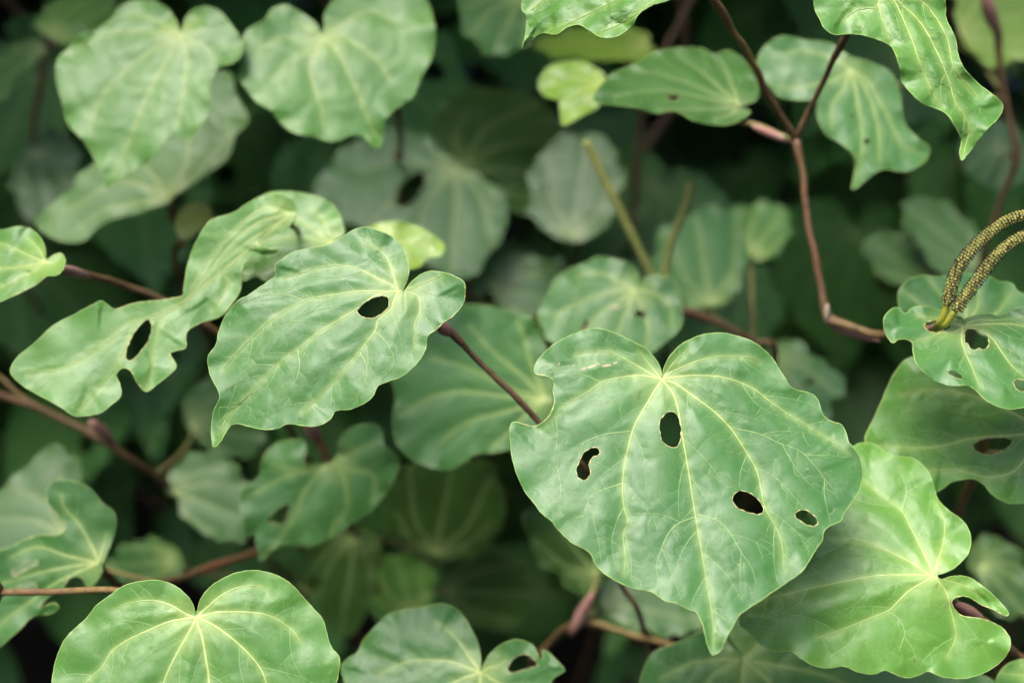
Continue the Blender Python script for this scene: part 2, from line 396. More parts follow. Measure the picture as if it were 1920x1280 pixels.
    faces = [tuple(f) for f in F] + [tuple(f[::-1] + n) for f in F]
    faces += [(2 * n + rm[q], 2 * n + rm[p], 2 * n + k + rm[p], 2 * n + k + rm[q]) for p, q in be]
    midx = [0] * len(F) + [1] * len(F) + [1] * len(be)
    dv = np.exp(-(near(P2, pv)[0] / 1.1) ** 2); jd = np.linalg.norm(P2 - j, axis=1) * 0.001; e = near(P2, dense)[0] * 0.001
    cat = lambda q: np.concatenate([q, q, q[rimv], q[rimv]])
    blade = mesh_from('leaf_blade', verts, faces, mats, midx, True, {'vd': cat(dv), 'jd': cat(jd), 'ed': cat(e)})
    def inmask(p):
        ok = inside(p, ob)
        for h in hb: ok &= ~inside(p, h)
        return ok
    # veins: low ridges lying on the blade
    ribs = [q for q in ribs if len(q[1]) >= 3]
    PL = []; PM = []; PR = []; LF = []; RL = []; RF = []; b = 0
    for lvl, p in ribs:
        t = np.gradient(p, axis=0); t /= np.linalg.norm(t, axis=1)[:, None] + 1e-9; nn = np.column_stack([-t[:, 1], t[:, 0]])
        f = np.linspace(0, 1, len(p))
        w = {0: vw * (1 - 0.72 * f ** 0.7), 1: 0.23 * (1 - 0.5 * f), 2: 0.19 * (1 - 0.4 * f), 3: 0.32 * (1 - 0.5 * f)}[lvl] * 0.5
        PL.append(p + nn * w[:, None]); PM.append(p); PR.append(p - nn * w[:, None])
        LF.append(np.full(len(p), {0: 0.16, 1: 0.10, 2: 0.085, 3: 0.13}[lvl]))
        lv = {0: 0.55 * f, 1: 0.7 + 0.2 * f, 2: 0.85 + 0.15 * f, 3: 0.45 + 0.4 * f}[lvl]; RL.append(np.repeat(lv, 3))
        ok = inmask(p)
        RF += [(b + 3 * q + c, b + 3 * q + c + 1, b + 3 * q + c + 4, b + 3 * q + c + 3) for q in range(len(p) - 1) if ok[q] and ok[q + 1] for c in (0, 1)]
        b += 3 * len(p)
    PL = np.concatenate(PL); PM = np.concatenate(PM); PR = np.concatenate(PR); LF = np.concatenate(LF); RL = np.concatenate(RL)
    RV = np.stack([pos(PL, -0.03), pos(PM, LF), pos(PR, -0.03)], 1).reshape(-1, 3)
    RF = [f[::-1] for f in RF]
    vein = mesh_from('vein_network', RV, RF, [vmat], None, True, {'lvl': RL})
    q = pos(ob, -thick * 0.5); q = np.concatenate([q, q[:2]])
    margin = mesh_from('leaf_margin', *tube_geo(q, rimw * 0.0005 + thick * 0.0002, 5), ['margin'])
    ch = None
    paths = [np.concatenate([h, h[:2]]) for h in hb] + [crom(c, step=spacing * 0.7) for c in chew]
    if paths:
        ch = []
        for p in paths:
            w = 0.00013 * (1 + 0.6 * np.sin(np.arange(len(p)) * 1.3 + r.random() * 6) * r.random(len(p)))
            if len(p) * spacing * 0.7 < 14: w = w * 0.5
            ch.append(mesh_from('chewed_edge', *tube_geo(pos(p, -thick * 0.4), w, 5), ['chewed']))
    return blade, vein, margin, ch, pos

def leaf(parent, out, j, D, tilt=(0, 0.3), tip=None, veins=None, holes=(), chew=(), stalk=None, label=None, hero=1, size=1.0, stalk_mat='stalk', marks=(), **kw):
    """a leaf given by its outline (pixels), set in a plane through the joint j at depth D and bent off that plane"""
    seed = len(LEAVES) * 17 + 5
    n = np.array([tilt[0], tilt[1], 1.0]); n /= np.linalg.norm(n)
    O = ray([j])[0] * D
    e1 = np.cross([0, 1.0, 0], n); e1 /= np.linalg.norm(e1); e2 = np.cross(n, e1)
    dn = O @ n
    def plane(px):
        rr = ray(px); P = rr * (dn / (rr @ n))[:, None]
        return np.column_stack([(P - O) @ e1, (P - O) @ e2]) * 1000
    def warp(P, h):
        Q = O + P[:, :1] * 0.001 * e1 + P[:, 1:] * 0.001 * e2
        Q = Q * (1 + h * 0.001 / (Q @ n))[:, None] - O
        return np.column_stack([Q @ e1, Q @ e2, Q @ n]) * 1000
    o2 = plane(out); j2 = np.zeros(2)
    if hero == 0:
        q = crom(o2, True, 3.0); tg = np.roll(q, -1, 0) - np.roll(q, 1, 0); tg /= np.linalg.norm(tg, axis=1)[:, None] + 1e-9
        k = np.arange(len(q)) / len(q) * 2 * math.pi; rs = np.random.default_rng(seed); amp = np.clip(np.linalg.norm(q, axis=1) / 12 - 0.4, 0, 1)
        wv = 1.1 * np.sin(7 * k + rs.random() * 6) + 0.9 * np.sin(11 * k + rs.random() * 6) + 0.6 * np.sin(17 * k + rs.random() * 6)
        o2 = q + np.column_stack([tg[:, 1], -tg[:, 0]]) * (wv * amp)[:, None]; kw.setdefault('quilt', 0.45)
    if tip is None: tip2 = o2[np.linalg.norm(o2, axis=1).argmax()]
    else: tip2 = plane([tip])[0]
    if veins is None: v2 = auto_veins(crom(o2, True, 1.5), j2, tip2)
    else: v2 = [np.concatenate([[j2], plane(v)]) for v in veins]
    sp = {0: 2.4, 1: 1.4, 2: 0.66}[hero]
    kw.setdefault('fine', {0: None, 1: (8, 99), 2: (7.0, 3.8)}[hero])
    kw.setdefault('rimw', 0.24 if hero else 0.2)
    kw['sec'] = [plane(v) for v in kw.get('sec', ())]
    blade, vein, margin, ch, pos = build_leaf(o2, j2, tip2, v2, [plane(h) for h in holes], [plane(c) for c in chew], spacing=sp, warp=warp, seed=seed, **kw)
    W = np.eye(4); W[:3, 0] = RC @ e1; W[:3, 1] = RC @ e2; W[:3, 2] = RC @ n; W[:3, 3] = to_world(O)
    base = np.array(parent.location); Wl = W.copy(); Wl[:3, 3] -= base
    lo = link('leaf', blade, parent, Matrix(Wl))
    if label: lo['label'] = label
    link('vein_network', vein, lo); link('leaf_margin', margin, lo)
    for c in ch or (): link('chewed_edge', c, lo)
    if marks:
        for (mx, my, mr, rot) in marks:
            c = plane([(mx, my)])[0]; a = np.linspace(0, 2 * math.pi, 9)[:-1]; rr = mr * (0.75 + 0.5 * rng.random(8))
            q = np.column_stack([np.cos(a) * rr * 2.0, np.sin(a) * rr * 0.62]); cs, sn = math.cos(rot), math.sin(rot)
            q = c + np.column_stack([q[:, 0] * cs - q[:, 1] * sn, q[:, 0] * sn + q[:, 1] * cs])
            V = np.concatenate([pos(q, 0.02), pos(c + (q - c) * 0.6, 0.10), pos(c[None], 0.06)])
            F = [(i, (i + 1) % 8, 8 + (i + 1) % 8, 8 + i) for i in range(8)] + [(8 + i, 8 + (i + 1) % 8, 16) for i in range(8)]
            link('scar', mesh_from('scar', V, F, ['scar']), lo)
    if stalk is not None:
        pts3 = [to_world(O) + W[:3, 2] * (-0.0014), to_world(O) - W[:3, 2] * 0.005 - W[:3, 1] * 0.002] + [at(*s) for s in stalk]
        pth = crom(np.array(pts3), step=0.003); f = np.linspace(0, 1, len(pth))
        V, F = tube_geo(pth, (0.75 + 0.25 * f) * 0.0011 * size, 8)
        inv = np.linalg.inv(W); V = np.array(V) @ inv[:3, :3].T + inv[:3, 3]
        link('leaf_stalk', mesh_from('leaf_stalk', V, F, [stalk_mat]), lo)
    LEAVES.append(lo)
    return lo

def stem(parent, pts, mat='stem_brown', r0=1.6, r1=2.0, ground=None, nodes=(), name='stem', wob=0.10):
    """pts: (x, y, depth) from the tip down; the last point runs on to the ground"""
    P = [at(*p) for p in pts]
    if ground is not None:
        a = P[-1]; g = np.array([ground[0], ground[1], -0.01])
        P += [a * 0.62 + g * 0.38 + np.array([0.01, 0.012, 0.0]), a * 0.25 + g * 0.75 + np.array([-0.008, 0.006, 0.0]), g]
    pth = crom(np.array(P), step=0.0025); f = np.linspace(0, 1, len(pth)); sk = np.arange(len(pth)) * 0.0025
    for ax in range(3): pth[1:-1, ax] += 0.00020 * (np.sin(sk * 210 + rng.random() * 6) + 0.6 * np.sin(sk * 490 + rng.random() * 6))[1:-1]
    rad = (r0 + (r1 - r0) * f) * 0.00084
    nod = [at(*q[:3]) for q in nodes]
    for q in nod:
        dd = np.linalg.norm(pth - q, axis=1); rad = rad * (1 + 0.45 * np.exp(-(dd / 0.004) ** 2) + 0.22 * np.exp(-((dd - 0.0055) / 0.0011) ** 2))
    return tube(name, pth, rad, mat, parent, 10, wob)

def bud(parent, p, q, r=2.4, mat='bud', name='bud'):
    a, b = at(*p), at(*q); t = np.linspace(0, 1, 9); pth = a + (b - a) * t[:, None]
    rad = r * 0.001 * np.sin(math.pi * (0.10 + 0.84 * t)) ** 0.8
    return tube(name, pth, rad, mat, parent, 10)

def spike(parent, pts, r=1.4, detailed=True, base_mat='peduncle', stalk_pts=None):
    pth = crom(np.array([at(*p) for p in pts]), step=0.0008)
    o = tube('flower_spike', pth, np.linspace(r, r * 0.86, len(pth)) * 0.0008, 'spike_core' if detailed else 'spike_green', parent, 10)
    base = np.array(parent.location)
    if stalk_pts:
        sp = crom(np.array([at(*p) for p in stalk_pts]), step=0.001)
        link('spike_stalk', mesh_from('spike_stalk', np.array(tube_geo(sp, r * 0.00058, 8)[0]) - base, tube_geo(sp, r * 0.00058, 8)[1], [base_mat]), o)
    octa = np.array([(1, 0, 0), (-1, 0, 0), (0, 1, 0), (0, -1, 0), (0, 0, 1), (0, 0, -1)], float)
    of = [(0, 2, 4), (2, 1, 4), (1, 3, 4), (3, 0, 4), (2, 0, 5), (1, 2, 5), (3, 1, 5), (0, 3, 5)]
    T = np.gradient(pth, axis=0); T /= np.linalg.norm(T, axis=1)[:, None]
    sets = {'bract': ([], []), 'anther': ([], [])}
    around = 9 if detailed else 7; stepi = 1 if detailed else 2
    for i in range(0, len(pth), stepi):
        u = np.cross(T[i], [0.3, 0.2, 0.9]); u /= np.linalg.norm(u); w = np.cross(T[i], u)
        for k in range(around):
            an = 2 * math.pi * (k + 0.5 * (i // stepi % 2)) / around + 0.25 * (rng.random() - 0.5)
            dr = math.cos(an) * u + math.sin(an) * w; tn = np.cross(T[i], dr)
            kinds = (('bract', 0.0, 0.32, 0.80),) + ((('anther', 0.48, 0.23 + 0.12 * rng.random(), 1.06),) if detailed and rng.random() < (0.95 if i < len(pth) * 0.55 else 0.55) else ())
            for kind, sh, sz, ro in kinds:
                c = pth[i] + dr * r * 0.001 * ro + T[i] * 0.0008 * sh + tn * 0.0002 * (rng.random() - 0.5) + tn * (0.00045 if kind == 'anther' else 0) * rng.choice([-1, 1])
                s = sz * 0.001 * r / 1.4 * (0.8 + 0.4 * rng.random())
                V, F = sets[kind]; b = len(V)
                V += [c + s * (q[0] * tn * 1.05 + q[1] * T[i] * 0.85 + q[2] * dr * 0.8) for q in octa]; F += [tuple(x + b for x in f) for f in of]
    for kind, (V, F) in sets.items():
        if not V: continue
        q = link('bract_cover' if kind == 'bract' else 'anther_cover', mesh_from(kind, np.array(V) - base, F, ['bract' if (kind == 'bract' and detailed) else ('spike_green' if kind == 'bract' else 'anther')], None, False), o)
        q['kind'] = 'stuff'
    return o

def base_at(x, y): return (x, y, 0.0)

# ------------------------------------------------------------------ ground
def ground():
    n = 60; xs = np.concatenate([np.linspace(-60, -2, 12), np.linspace(-1.9, 1.9, n), np.linspace(2, 60, 12)])
    ys = np.concatenate([np.linspace(-60, -1, 12), np.linspace(-0.9, 2.9, n), np.linspace(3, 60, 12)])
    X, Y = np.meshgrid(xs, ys); Z = 0.012 * np.sin(X * 9 + 1.3) * np.cos(Y * 7.7) + 0.008 * np.sin(X * 23 + Y * 17)
    w = len(xs); V = np.column_stack([X.ravel(), Y.ravel(), Z.ravel()])
    F = [(r * w + c, r * w + c + 1, (r + 1) * w + c + 1, (r + 1) * w + c) for r in range(len(ys) - 1) for c in range(w - 1)]
    g = link('ground', mesh_from('ground', V, F, ['soil'])); g['kind'] = 'structure'
ground()

# ------------------------------------------------------------------ the two sharp leaves in the middle and their stem
br = thing('leafy_branch', 'branch with the two sharpest broad leaves joined by a slanting brown stem', 'plant', base_at(0.10, 0.62))
stem(br, [(826, 606, .322), (870, 648, .326), (940, 718, .331), (1010, 790, .336), (1100, 884, .342), (1140, 985, .37), (1166, 1095, .40), (1210, 1190, .43)],
     'stem_brown', 1.05, 1.9, (0.10, 0.62), [(836, 618, .323)])
bud(br, (816, 603, .319), (848, 628, .325), 1.9)
A_OUT = [(1241,704),(1238,690),(1228,672),(1210,654),(1185,640),(1150,624),(1120,616),(1095,620),(1068,630),(1045,642),(1022,660),(1006,680),(1002,697),(1010,703),
 (1028,706),(1040,717),(1037,733),(1040,752),(1034,772),(1025,785),(1005,799),(985,796),(964,791),(957,799),(957,822),(961,860),(971,892),(984,920),(1000,941),(1018,964),
 (1035,977),(1048,994),(1073,1017),(1095,1028),(1109,1039),(1116,1057),(1133,1074),(1158,1090),(1187,1102),(1217,1107),(1236,1118),(1250,1127),(1269,1130),(1290,1141),(1306,1148),
 (1317,1169),(1324,1197),(1331,1219),(1339,1227),(1350,1219),(1358,1203),(1369,1181),(1378,1166),(1386,1152),(1401,1141),(1425,1125),(1450,1108),(1487,1083),(1506,1068),(1517,1050),
 (1528,1032),(1541,1012),(1545,995),(1558,984),(1576,976),(1582,962),(1597,941),(1609,922),(1616,903),(1617,882),(1611,856),(1600,840),(1591,828),(1585,809),(1576,795),(1561,791),
 (1545,781),(1538,765),(1533,749),(1523,739),(1510,735),(1496,732),(1481,724),(1471,708),(1460,691),(1448,672),(1431,655),(1410,640),(1384,631),(1359,625),(1334,625),(1313,629),
 (1296,636),(1276,647),(1258,666),(1246,688),(1243,702)]
A_V = [[(1262,738),(1272,770),(1280,820),(1287,860),(1295,910),(1304,968),(1315,1030),(1325,1090),(1335,1150),(1339,1208)],
 [(1265,718),(1290,735),(1335,768),(1368,800),(1395,840),(1420,885),(1433,947),(1453,984),(1466,1019),(1469,1066)],
 [(1270,706),(1310,704),(1360,708),(1410,727),(1450,757),(1500,790),(1545,818),(1575,836),(1590,850)],
 [(1254,700),(1275,690),(1310,676),(1345,668),(1380,668),(1410,672),(1424,680)],
 [(1230,728),(1220,745),(1205,770),(1190,797),(1180,830),(1170,875),(1167,920),(1170,950),(1177,978),(1168,1003),(1172,1040),(1170,1075)],
 [(1215,705),(1190,704),(1160,708),(1128,716),(1100,736),(1060,760),(1035,785),(1016,805)],
 [(1225,703),(1185,680),(1145,660),(1110,659),(1080,665)],
 [(1232,700),(1215,680),(1200,660)], [(1250,698),(1265,678),(1290,655)]]
A_V2 = [[(1128,716),(1095,703),(1060,698),(1020,702)], [(1181,808),(1130,815),(1085,835),(1055,860),(1040,880),(1028,920)], [(1168,905),(1120,922),(1104,935),(1095,965),(1082,985)],
 [(1304,968),(1270,982),(1250,1005),(1240,1030),(1230,1065),(1248,1105)], [(1304,963),(1345,975),(1370,1000),(1390,1035),(1410,1065),(1418,1095)],
 [(1372,802),(1420,812),(1460,830),(1500,845),(1525,870),(1545,895),(1562,915)]]
leaf(br, A_OUT, (1241.5,712), .304, (-0.04, 0.36), (1339,1226), A_V,
 holes=[[(1256,771),(1270,778),(1276,793),(1277,822),(1269,837),(1259,839),(1244,830),(1238,816),(1236,797),(1241,782)],
  [(1117,839),(1125,844),(1124,852),(1111,857),(1105,871),(1107,888),(1096,901),(1084,894),(1080,879),(1087,864),(1094,849),(1105,841)],
  [(1373,934),(1381,922),(1397,920),(1416,931),(1430,947),(1430,961),(1416,964),(1397,958),(1380,950)],
  [(1489,966),(1500,956),(1516,958),(1530,970),(1533,981),(1522,987),(1503,978)]],
 chew=[[(1003,700),(1028,706),(1040,717),(1037,733),(1040,752),(1034,772),(1025,785),(1005,799),(985,796),(964,791),(957,799)], [(1541,1012),(1545,995),(1558,984),(1576,976)]],
 stalk=[(1225,800,.335), (1150,925,.350)], label='large sharp leaf with four chewed holes and a bite out of its margin', hero=2, size=1.2,
 marks=[(1093,692,.50,.5),(1108,687,.62,.3),(1119,683,.4,.15),(1138,685,.66,.1),(1154,680,.38,.4),(1048,682,.30,1.0),(1066,686,.22,.2),(1075,684,.2,.4),(1040,668,.2,.8)],
 quilt=0.75, lump=0.4, arch=-0.07, cup=-0.10, ruffle=0.7, sec=A_V2)
B_OUT = [(754,547),(762,529),(767,510),(765,492),(759,473),(747,454),(725,439),(703,430),(684,426),(662,432),(640,446),(612,460),(580,466),(550,473),(530,486),(516,500),(518,516),(507,525),(490,537),(467,553),(447,564),
 (424,591),(411,621),(406,645),(393,664),(390,677),(396,706),(411,735),(411,750),(402,769),(397,796),(398,828),(403,838),(416,824),(430,800),(444,794),(474,801),(494,805),(521,803),(541,794),(568,798),(596,798),
 (618,787),(630,770),(656,767),(681,757),(700,742),(709,723),(731,714),(756,704),(781,682),(797,657),(801,632),(819,617),(832,604),(850,592),(867,571),(872,551),(870,530),(850,517),(825,510),(806,509),(788,516),(772,529),(760,544)]
B_V = [[(727,548),(700,556),(668,580),(600,621),(558,655),(514,689),(474,732),(437,769),(404,826)], [(726,546),(690,546),(656,548),(600,557),(571,564),(514,595),(471,635),(437,669),(420,692)],
 [(735,535),(709,523),(678,507),(640,498),(600,502),(565,512),(530,522)], [(742,530),(731,495),(716,473),(684,451)], [(738,565),(733,580),(709,600),(703,620),(675,657),(641,698),(600,742),(570,770)],
 [(770,549),(785,557),(787,586),(778,607),(778,651)], [(765,541),(781,536),(800,529),(828,517)]]
B_V2 = [[(571,564),(540,553),(505,552),(460,565),(430,580)], [(703,622),(719,635),(737,667),(734,692),(716,711)], [(675,660),(687,686),(684,717),(656,754)], [(558,655),(561,689),(548,729),(528,759)],
 [(514,685),(477,685),(447,709),(427,736)]]
leaf(br, B_OUT, (748,546), .306, (-0.05, 0.40), (402,836), B_V, holes=[[(670,582),(681,570),(700,558),(726,556),(729,573),(719,586),(703,595),(690,597),(676,592)]],
 chew=[[(801,626),(819,617),(832,604),(850,592),(867,571),(872,551),(870,530)], [(530,486),(516,500),(518,516),(507,525)]],
 stalk=[(790,590,.318), (830,612,.323)], label='sharp leaf with one dark hole beside its stalk joint and a curled pointed tip', hero=2, size=1.1,
 quilt=0.8, lump=0.3, arch=0.14, cup=-0.10, ruffle=0.8, ripple=0.03, pucker=0.75, sec=B_V2)

# ------------------------------------------------------------------ lower right: bright leaf tucked under the large one
br = thing('leafy_branch', 'branch with a lime-edged leaf tucked behind the large holed leaf and a darker leaf beneath', 'plant', base_at(0.27, 0.55))
stem(br, [(1790, 1138, .318), (1822, 1151, .320), (1850, 1172, .326), (1902, 1224, .342), (1960, 1310, .37)], 'stem_red', 1.3, 2.0, (0.27, 0.55), [(1850, 1172, .326)])
bud(br, (1790, 1130, .316), (1846, 1162, .324), 1.7)
C_OUT = [(1757,1078),(1772,1073),(1786,1066),(1802,1053),(1816,1035),(1820,1013),(1815,990),(1800,972),(1775,954),(1758,935),(1751,912),(1744,890),(1726,868),(1707,858),(1680,855),(1659,846),(1640,833),(1621,830),(1602,836),
 (1578,862),(1550,910),(1510,970),(1470,1040),(1425,1100),(1396,1145),(1387,1168),(1406,1186),(1426,1207),(1453,1220),(1482,1220),(1502,1234),(1524,1246),(1550,1252),(1580,1248),(1610,1259),(1636,1263),(1659,1256),(1678,1263),
 (1700,1270),(1722,1265),(1741,1258),(1767,1268),(1797,1271),(1824,1268),(1857,1254),(1884,1231),(1894,1209),(1892,1193),(1875,1174),(1842,1160),(1808,1155),(1793,1146),(1784,1127),(1797,1118),(1817,1119),(1840,1133),(1865,1143),
 (1884,1154),(1891,1150),(1880,1134),(1857,1111),(1831,1090),(1809,1080),(1786,1080),(1765,1086)]
C_V = [[(1720,1077),(1692,1077),(1640,1079),(1580,1090),(1520,1102),(1467,1115),(1430,1124),(1396,1156)], [(1730,1069),(1700,1049),(1647,1025),(1599,1012),(1557,1008)],
 [(1744,1062),(1730,1032),(1707,987),(1690,957),(1655,931),(1621,903)], [(1754,1062),(1767,1025),(1771,980),(1757,944)], [(1735,1089),(1704,1107),(1677,1134),(1664,1145),(1617,1164),(1572,1182),(1535,1194)],
 [(1762,1093),(1776,1113),(1782,1140),(1788,1165),(1792,1195),(1775,1231)], [(1768,1086),(1805,1096),(1835,1112)]]
C_V2 = [[(1690,957),(1700,916),(1685,882)], [(1664,1145),(1685,1160),(1696,1186),(1685,1220)]]
leaf(br, C_OUT, (1749,1079), .307, (-0.05, 0.46), (1388,1167), C_V, chew=[[(1892,1193),(1875,1174),(1842,1160),(1808,1155),(1793,1146),(1784,1127),(1797,1118),(1817,1119),(1840,1133),(1865,1143),(1884,1154),(1891,1150)]],
 stalk=[(1775,1110,.314), (1800,1142,.319)], label='two-toned leaf with a long slit bitten beside its stalk joint', hero=2, size=1.1, mats=('leaf_bright', 'leaf_under'), quilt=0.8, fold=-0.24, arch=0.10, cup=0.05, ruffle=0.9, sec=C_V2)
leaf(br, [(1389,1231),(1372,1214),(1355,1196),(1330,1180),(1300,1190),(1262,1208),(1226,1222),(1206,1258),(1198,1310),(1215,1370),(1280,1430),(1400,1470),(1550,1460),(1700,1420),(1850,1350),(1880,1290),(1800,1250),(1700,1222),(1600,1192),(1500,1162),(1430,1152),(1385,1162),(1368,1188),(1380,1210),(1393,1228)],
 (1393,1235), .362, (0.0, 0.55), (1560,1455), [[(1407,1239),(1456,1246),(1512,1257),(1565,1272),(1680,1330)], [(1410,1250),(1430,1266),(1445,1282),(1480,1340),(1540,1440)], [(1392,1280),(1390,1400)], [(1355,1250),(1332,1272),(1300,1330)], [(1329,1237),(1291,1244),(1240,1270)], [(1405,1225),(1430,1195),(1440,1175)], [(1390,1225),(1370,1190)]],
 stalk=[(1500,1330,.40), (1760,1420,.40), (1950,1330,.375)], hero=2, mats=('leaf_green', 'leaf_under'), vmat='vein_green', fine=(9, 4.5))
leaf(br, [(1868,1278),(1885,1248),(1920,1235),(1960,1245),(1990,1290),(1980,1340),(1920,1370),(1880,1330)], (1965,1290), .335, (0, .3), (1870,1300), stalk=[(1960,1315,.365)], hero=1, mats=('leaf_fresh', 'leaf_under'))

# ------------------------------------------------------------------ right: the zigzag stem, leaves along it, two flower spikes
br = thing('leafy_branch', 'branch with forked zigzag brown stem and two speckled yellow flower spikes', 'plant', base_at(0.25, 0.66))
stem(br, [(1550, 596, .372), (1575, 606, .370), (1655, 628, .36), (1748, 618, .336), (1790, 690, .362), (1840, 850, .40)], 'stem_olive', 1.6, 2.1, (0.25, 0.66), [(1553, 598, .372)])
stem(br, [(1492, 262, .375), (1503, 320, .375), (1516, 420, .374), (1533, 510, .373), (1553, 598, .372)], 'stem_red', 1.35, 1.5, None, [(1492, 264, .375), (1553, 598, .372)])
stem(br, [(1285, -60, .318), (1325, -10, .33), (1350, 18, .337), (1395, 90, .35), (1440, 175, .363), (1490, 262, .375)], 'stem_olive', 1.15, 1.35, None, [(1350, 18, .337)])
stem(br, [(1640, -55, .312), (1615, 0, .325), (1584, 70, .34), (1555, 130, .355), (1522, 195, .366), (1494, 262, .375)], 'stem_brown', 1.0, 1.2, None, [(1578, 85, .343)])
bud(br, (1410, 236, .382), (1486, 268, .377), 1.5); bud(br, (1555, 612, .376), (1650, 640, .366), 1.4); bud(br, (1551, 570, .369), (1549, 606, .371), 1.1, 'scar', 'bud_scale')
D_OUT = [(1802,600),(1780,592),(1762,582),(1732,574),(1712,577),(1701,587),(1692,586),(1684,577),(1671,580),(1659,594),(1657,608),(1660,623),(1668,637),(1675,643),(1684,636),(1699,636),(1711,642),(1712,657),(1717,679),(1730,696),(1750,712),(1777,722),(1797,723),(1814,722),
 (1831,733),(1844,746),(1864,759),(1885,766),(1905,766),(1935,762),(1990,765),(2045,742),(2062,700),(2045,650),(2005,605),(1960,575),(1920,575),(1892,585),(1872,592),(1850,588),(1818,594)]
leaf(br, D_OUT, (1806,611), .318, (-0.05, 0.75), (2055,700), [[(1864,607),(1920,612),(2000,650),(2050,695)], [(1830,620),(1858,632),(1878,659),(1898,686),(1925,710),(1960,740)], [(1803,630),(1806,650),(1821,685),(1831,709),(1838,728)], [(1790,622),(1760,625),(1743,632),(1720,640)], [(1785,606),(1760,600),(1720,592)], [(1830,600),(1870,600),(1925,595)]],
 holes=[[(1808,624),(1814,616),(1830,617),(1848,624),(1853,631),(1853,650),(1842,656),(1836,652),(1827,657),(1817,651),(1815,644),(1809,642)], [(1732,610),(1745,601),(1762,600),(1782,607),(1780,617),(1762,623),(1743,622)], [(1777,696),(1787,694),(1805,706),(1801,711),(1782,703)], [(1899,716),(1910,711),(1930,716),(1935,730),(1910,733)]],
 chew=[[(1660,623),(1668,637),(1675,643),(1684,636),(1699,636),(1711,642)], [(1712,577),(1701,587),(1692,586)]],
 stalk=[(1790,636,.330), (1760,622,.337)], label='pale flat leaf holed at its joint, under the flower spikes', hero=2, fold=0.0, cup=-0.08, arch=0.06, ruffle=0.8, quilt=0.7, size=0.9)
E_OUT = [(1970,790),(1985,760),(1960,725),(1900,690),(1800,660),(1711,669),(1683,692),(1666,722),(1653,753),(1636,790),(1622,824),(1640,850),(1685,872),(1730,890),(1751,920),(1767,915),(1783,904),(1805,898),(1828,898),(1846,909),(1861,927),(1884,940),(1910,943),(1945,936),(1985,915),(2010,870),(2000,830),(1985,812)]
leaf(br, E_OUT, (1974,805), .334, (-0.1, 0.30), (1624,824), [[(1920,814),(1820,822),(1782,832),(1730,839),(1640,835)], [(1930,790),(1850,750),(1760,730),(1690,740)], [(1930,850),(1899,884),(1850,894),(1790,880),(1740,882)], [(1960,860),(1940,910)]],
 holes=[[(1824,836),(1839,824),(1872,819),(1895,823),(1897,832),(1876,847),(1854,852),(1836,849)]], stalk=[(1930,850,.365), (1842,850,.40)], label='shaded leaf with one oval hole under the pale flat leaf', hero=2, mats=('leaf_fresh', 'leaf_under'), cup=-0.15, vw=0.7)
leaf(br, [(1812,600),(1790,590),(1760,600),(1720,600),(1690,585),(1684,556),(1690,538),(1706,524),(1732,516),(1760,520),(1800,512),(1856,519),(1870,528),(1887,529),(1900,534),(1906,546),(1925,555),(1950,580),(1920,620),(1850,630)], (1812,612), .350, (0.05, 0.35), (1735,517), stalk=[(1790,640,.356), (1762,628,.341)], hero=1, mats=('leaf_green', 'leaf_under'))
leaf(br, [(1300,-90),(1330,-70),(1345,-100),(1330,-150),(1270,-200),(1180,-220),(1090,-190),(1020,-130),(988,-60),(980,0),(979,17),(986,28),(988,44),(984,74),(979,94),(993,79),(1016,62),(1043,65),(1063,52),(1087,47),(1104,57),(1124,69),(1141,72),(1161,67),(1184,50),(1198,27),(1224,10),(1255,0),(1285,-30),(1292,-60)],
 (1296,-86), .300, (-0.25, 0.55), (980,92), [[(1230,-40),(1150,3),(1070,42),(1000,72)], [(1240,-70),(1140,-60),(1050,-20),(995,20)], [(1270,-60),(1240,-10),(1180,35),(1130,60)], [(1250,-120),(1150,-140),(1060,-100)], [(1290,-120),(1240,-180)]],
 stalk=[(1300,-70,.312), (1290,-62,.318)], label='bright crinkled leaf with a sharp curled tip above a dark gap', hero=2, mats=('leaf_fresh', 'leaf_under'), ruffle=1.2, ripple=0.13, arch=0.2, quilt=0.7)
leaf(br, [(1648,-42),(1650,-70),(1620,-105),(1575,-90),(1540,-50),(1527,0),(1529,20),(1538,37),(1546,54),(1565,66),(1586,64),(1616,66),(1643,74),(1669,86),(1680,104),(1688,131),(1692,155),(1712,178),(1730,195),(1750,202),(1776,215),(1791,238),(1803,262),(1800,282),(1803,302),(1814,289),(1831,266),(1851,242),(1874,218),(1879,196),(1858,176),(1838,161),(1811,134),(1797,107),(1790,70),(1774,37),(1772,5),(1765,-50),(1720,-95),(1680,-90),(1662,-60)],
 (1655,-44), .300, (-0.02, 0.46), (1803,300), [[(1683,0),(1727,44),(1760,104),(1780,154),(1791,191),(1817,235),(1806,290)], [(1664,-15),(1680,7),(1707,67),(1727,124),(1750,175),(1764,200)], [(1648,0),(1653,34),(1670,78)], [(1646,10),(1625,16),(1606,20),(1582,37)], [(1700,-20),(1745,20),(1775,70),(1790,130),(1830,180)], [(1640,-70),(1590,-60)]],
 stalk=[(1648,-48,.308), (1640,-54,.312)], label='bright glossy leaf hanging with rolled lime edge and curled tip', hero=2, mats=('leaf_fresh', 'leaf_under'), ruffle=1.1, fold=-0.14, arch=0.14, quilt=0.8, ripple=0.12)
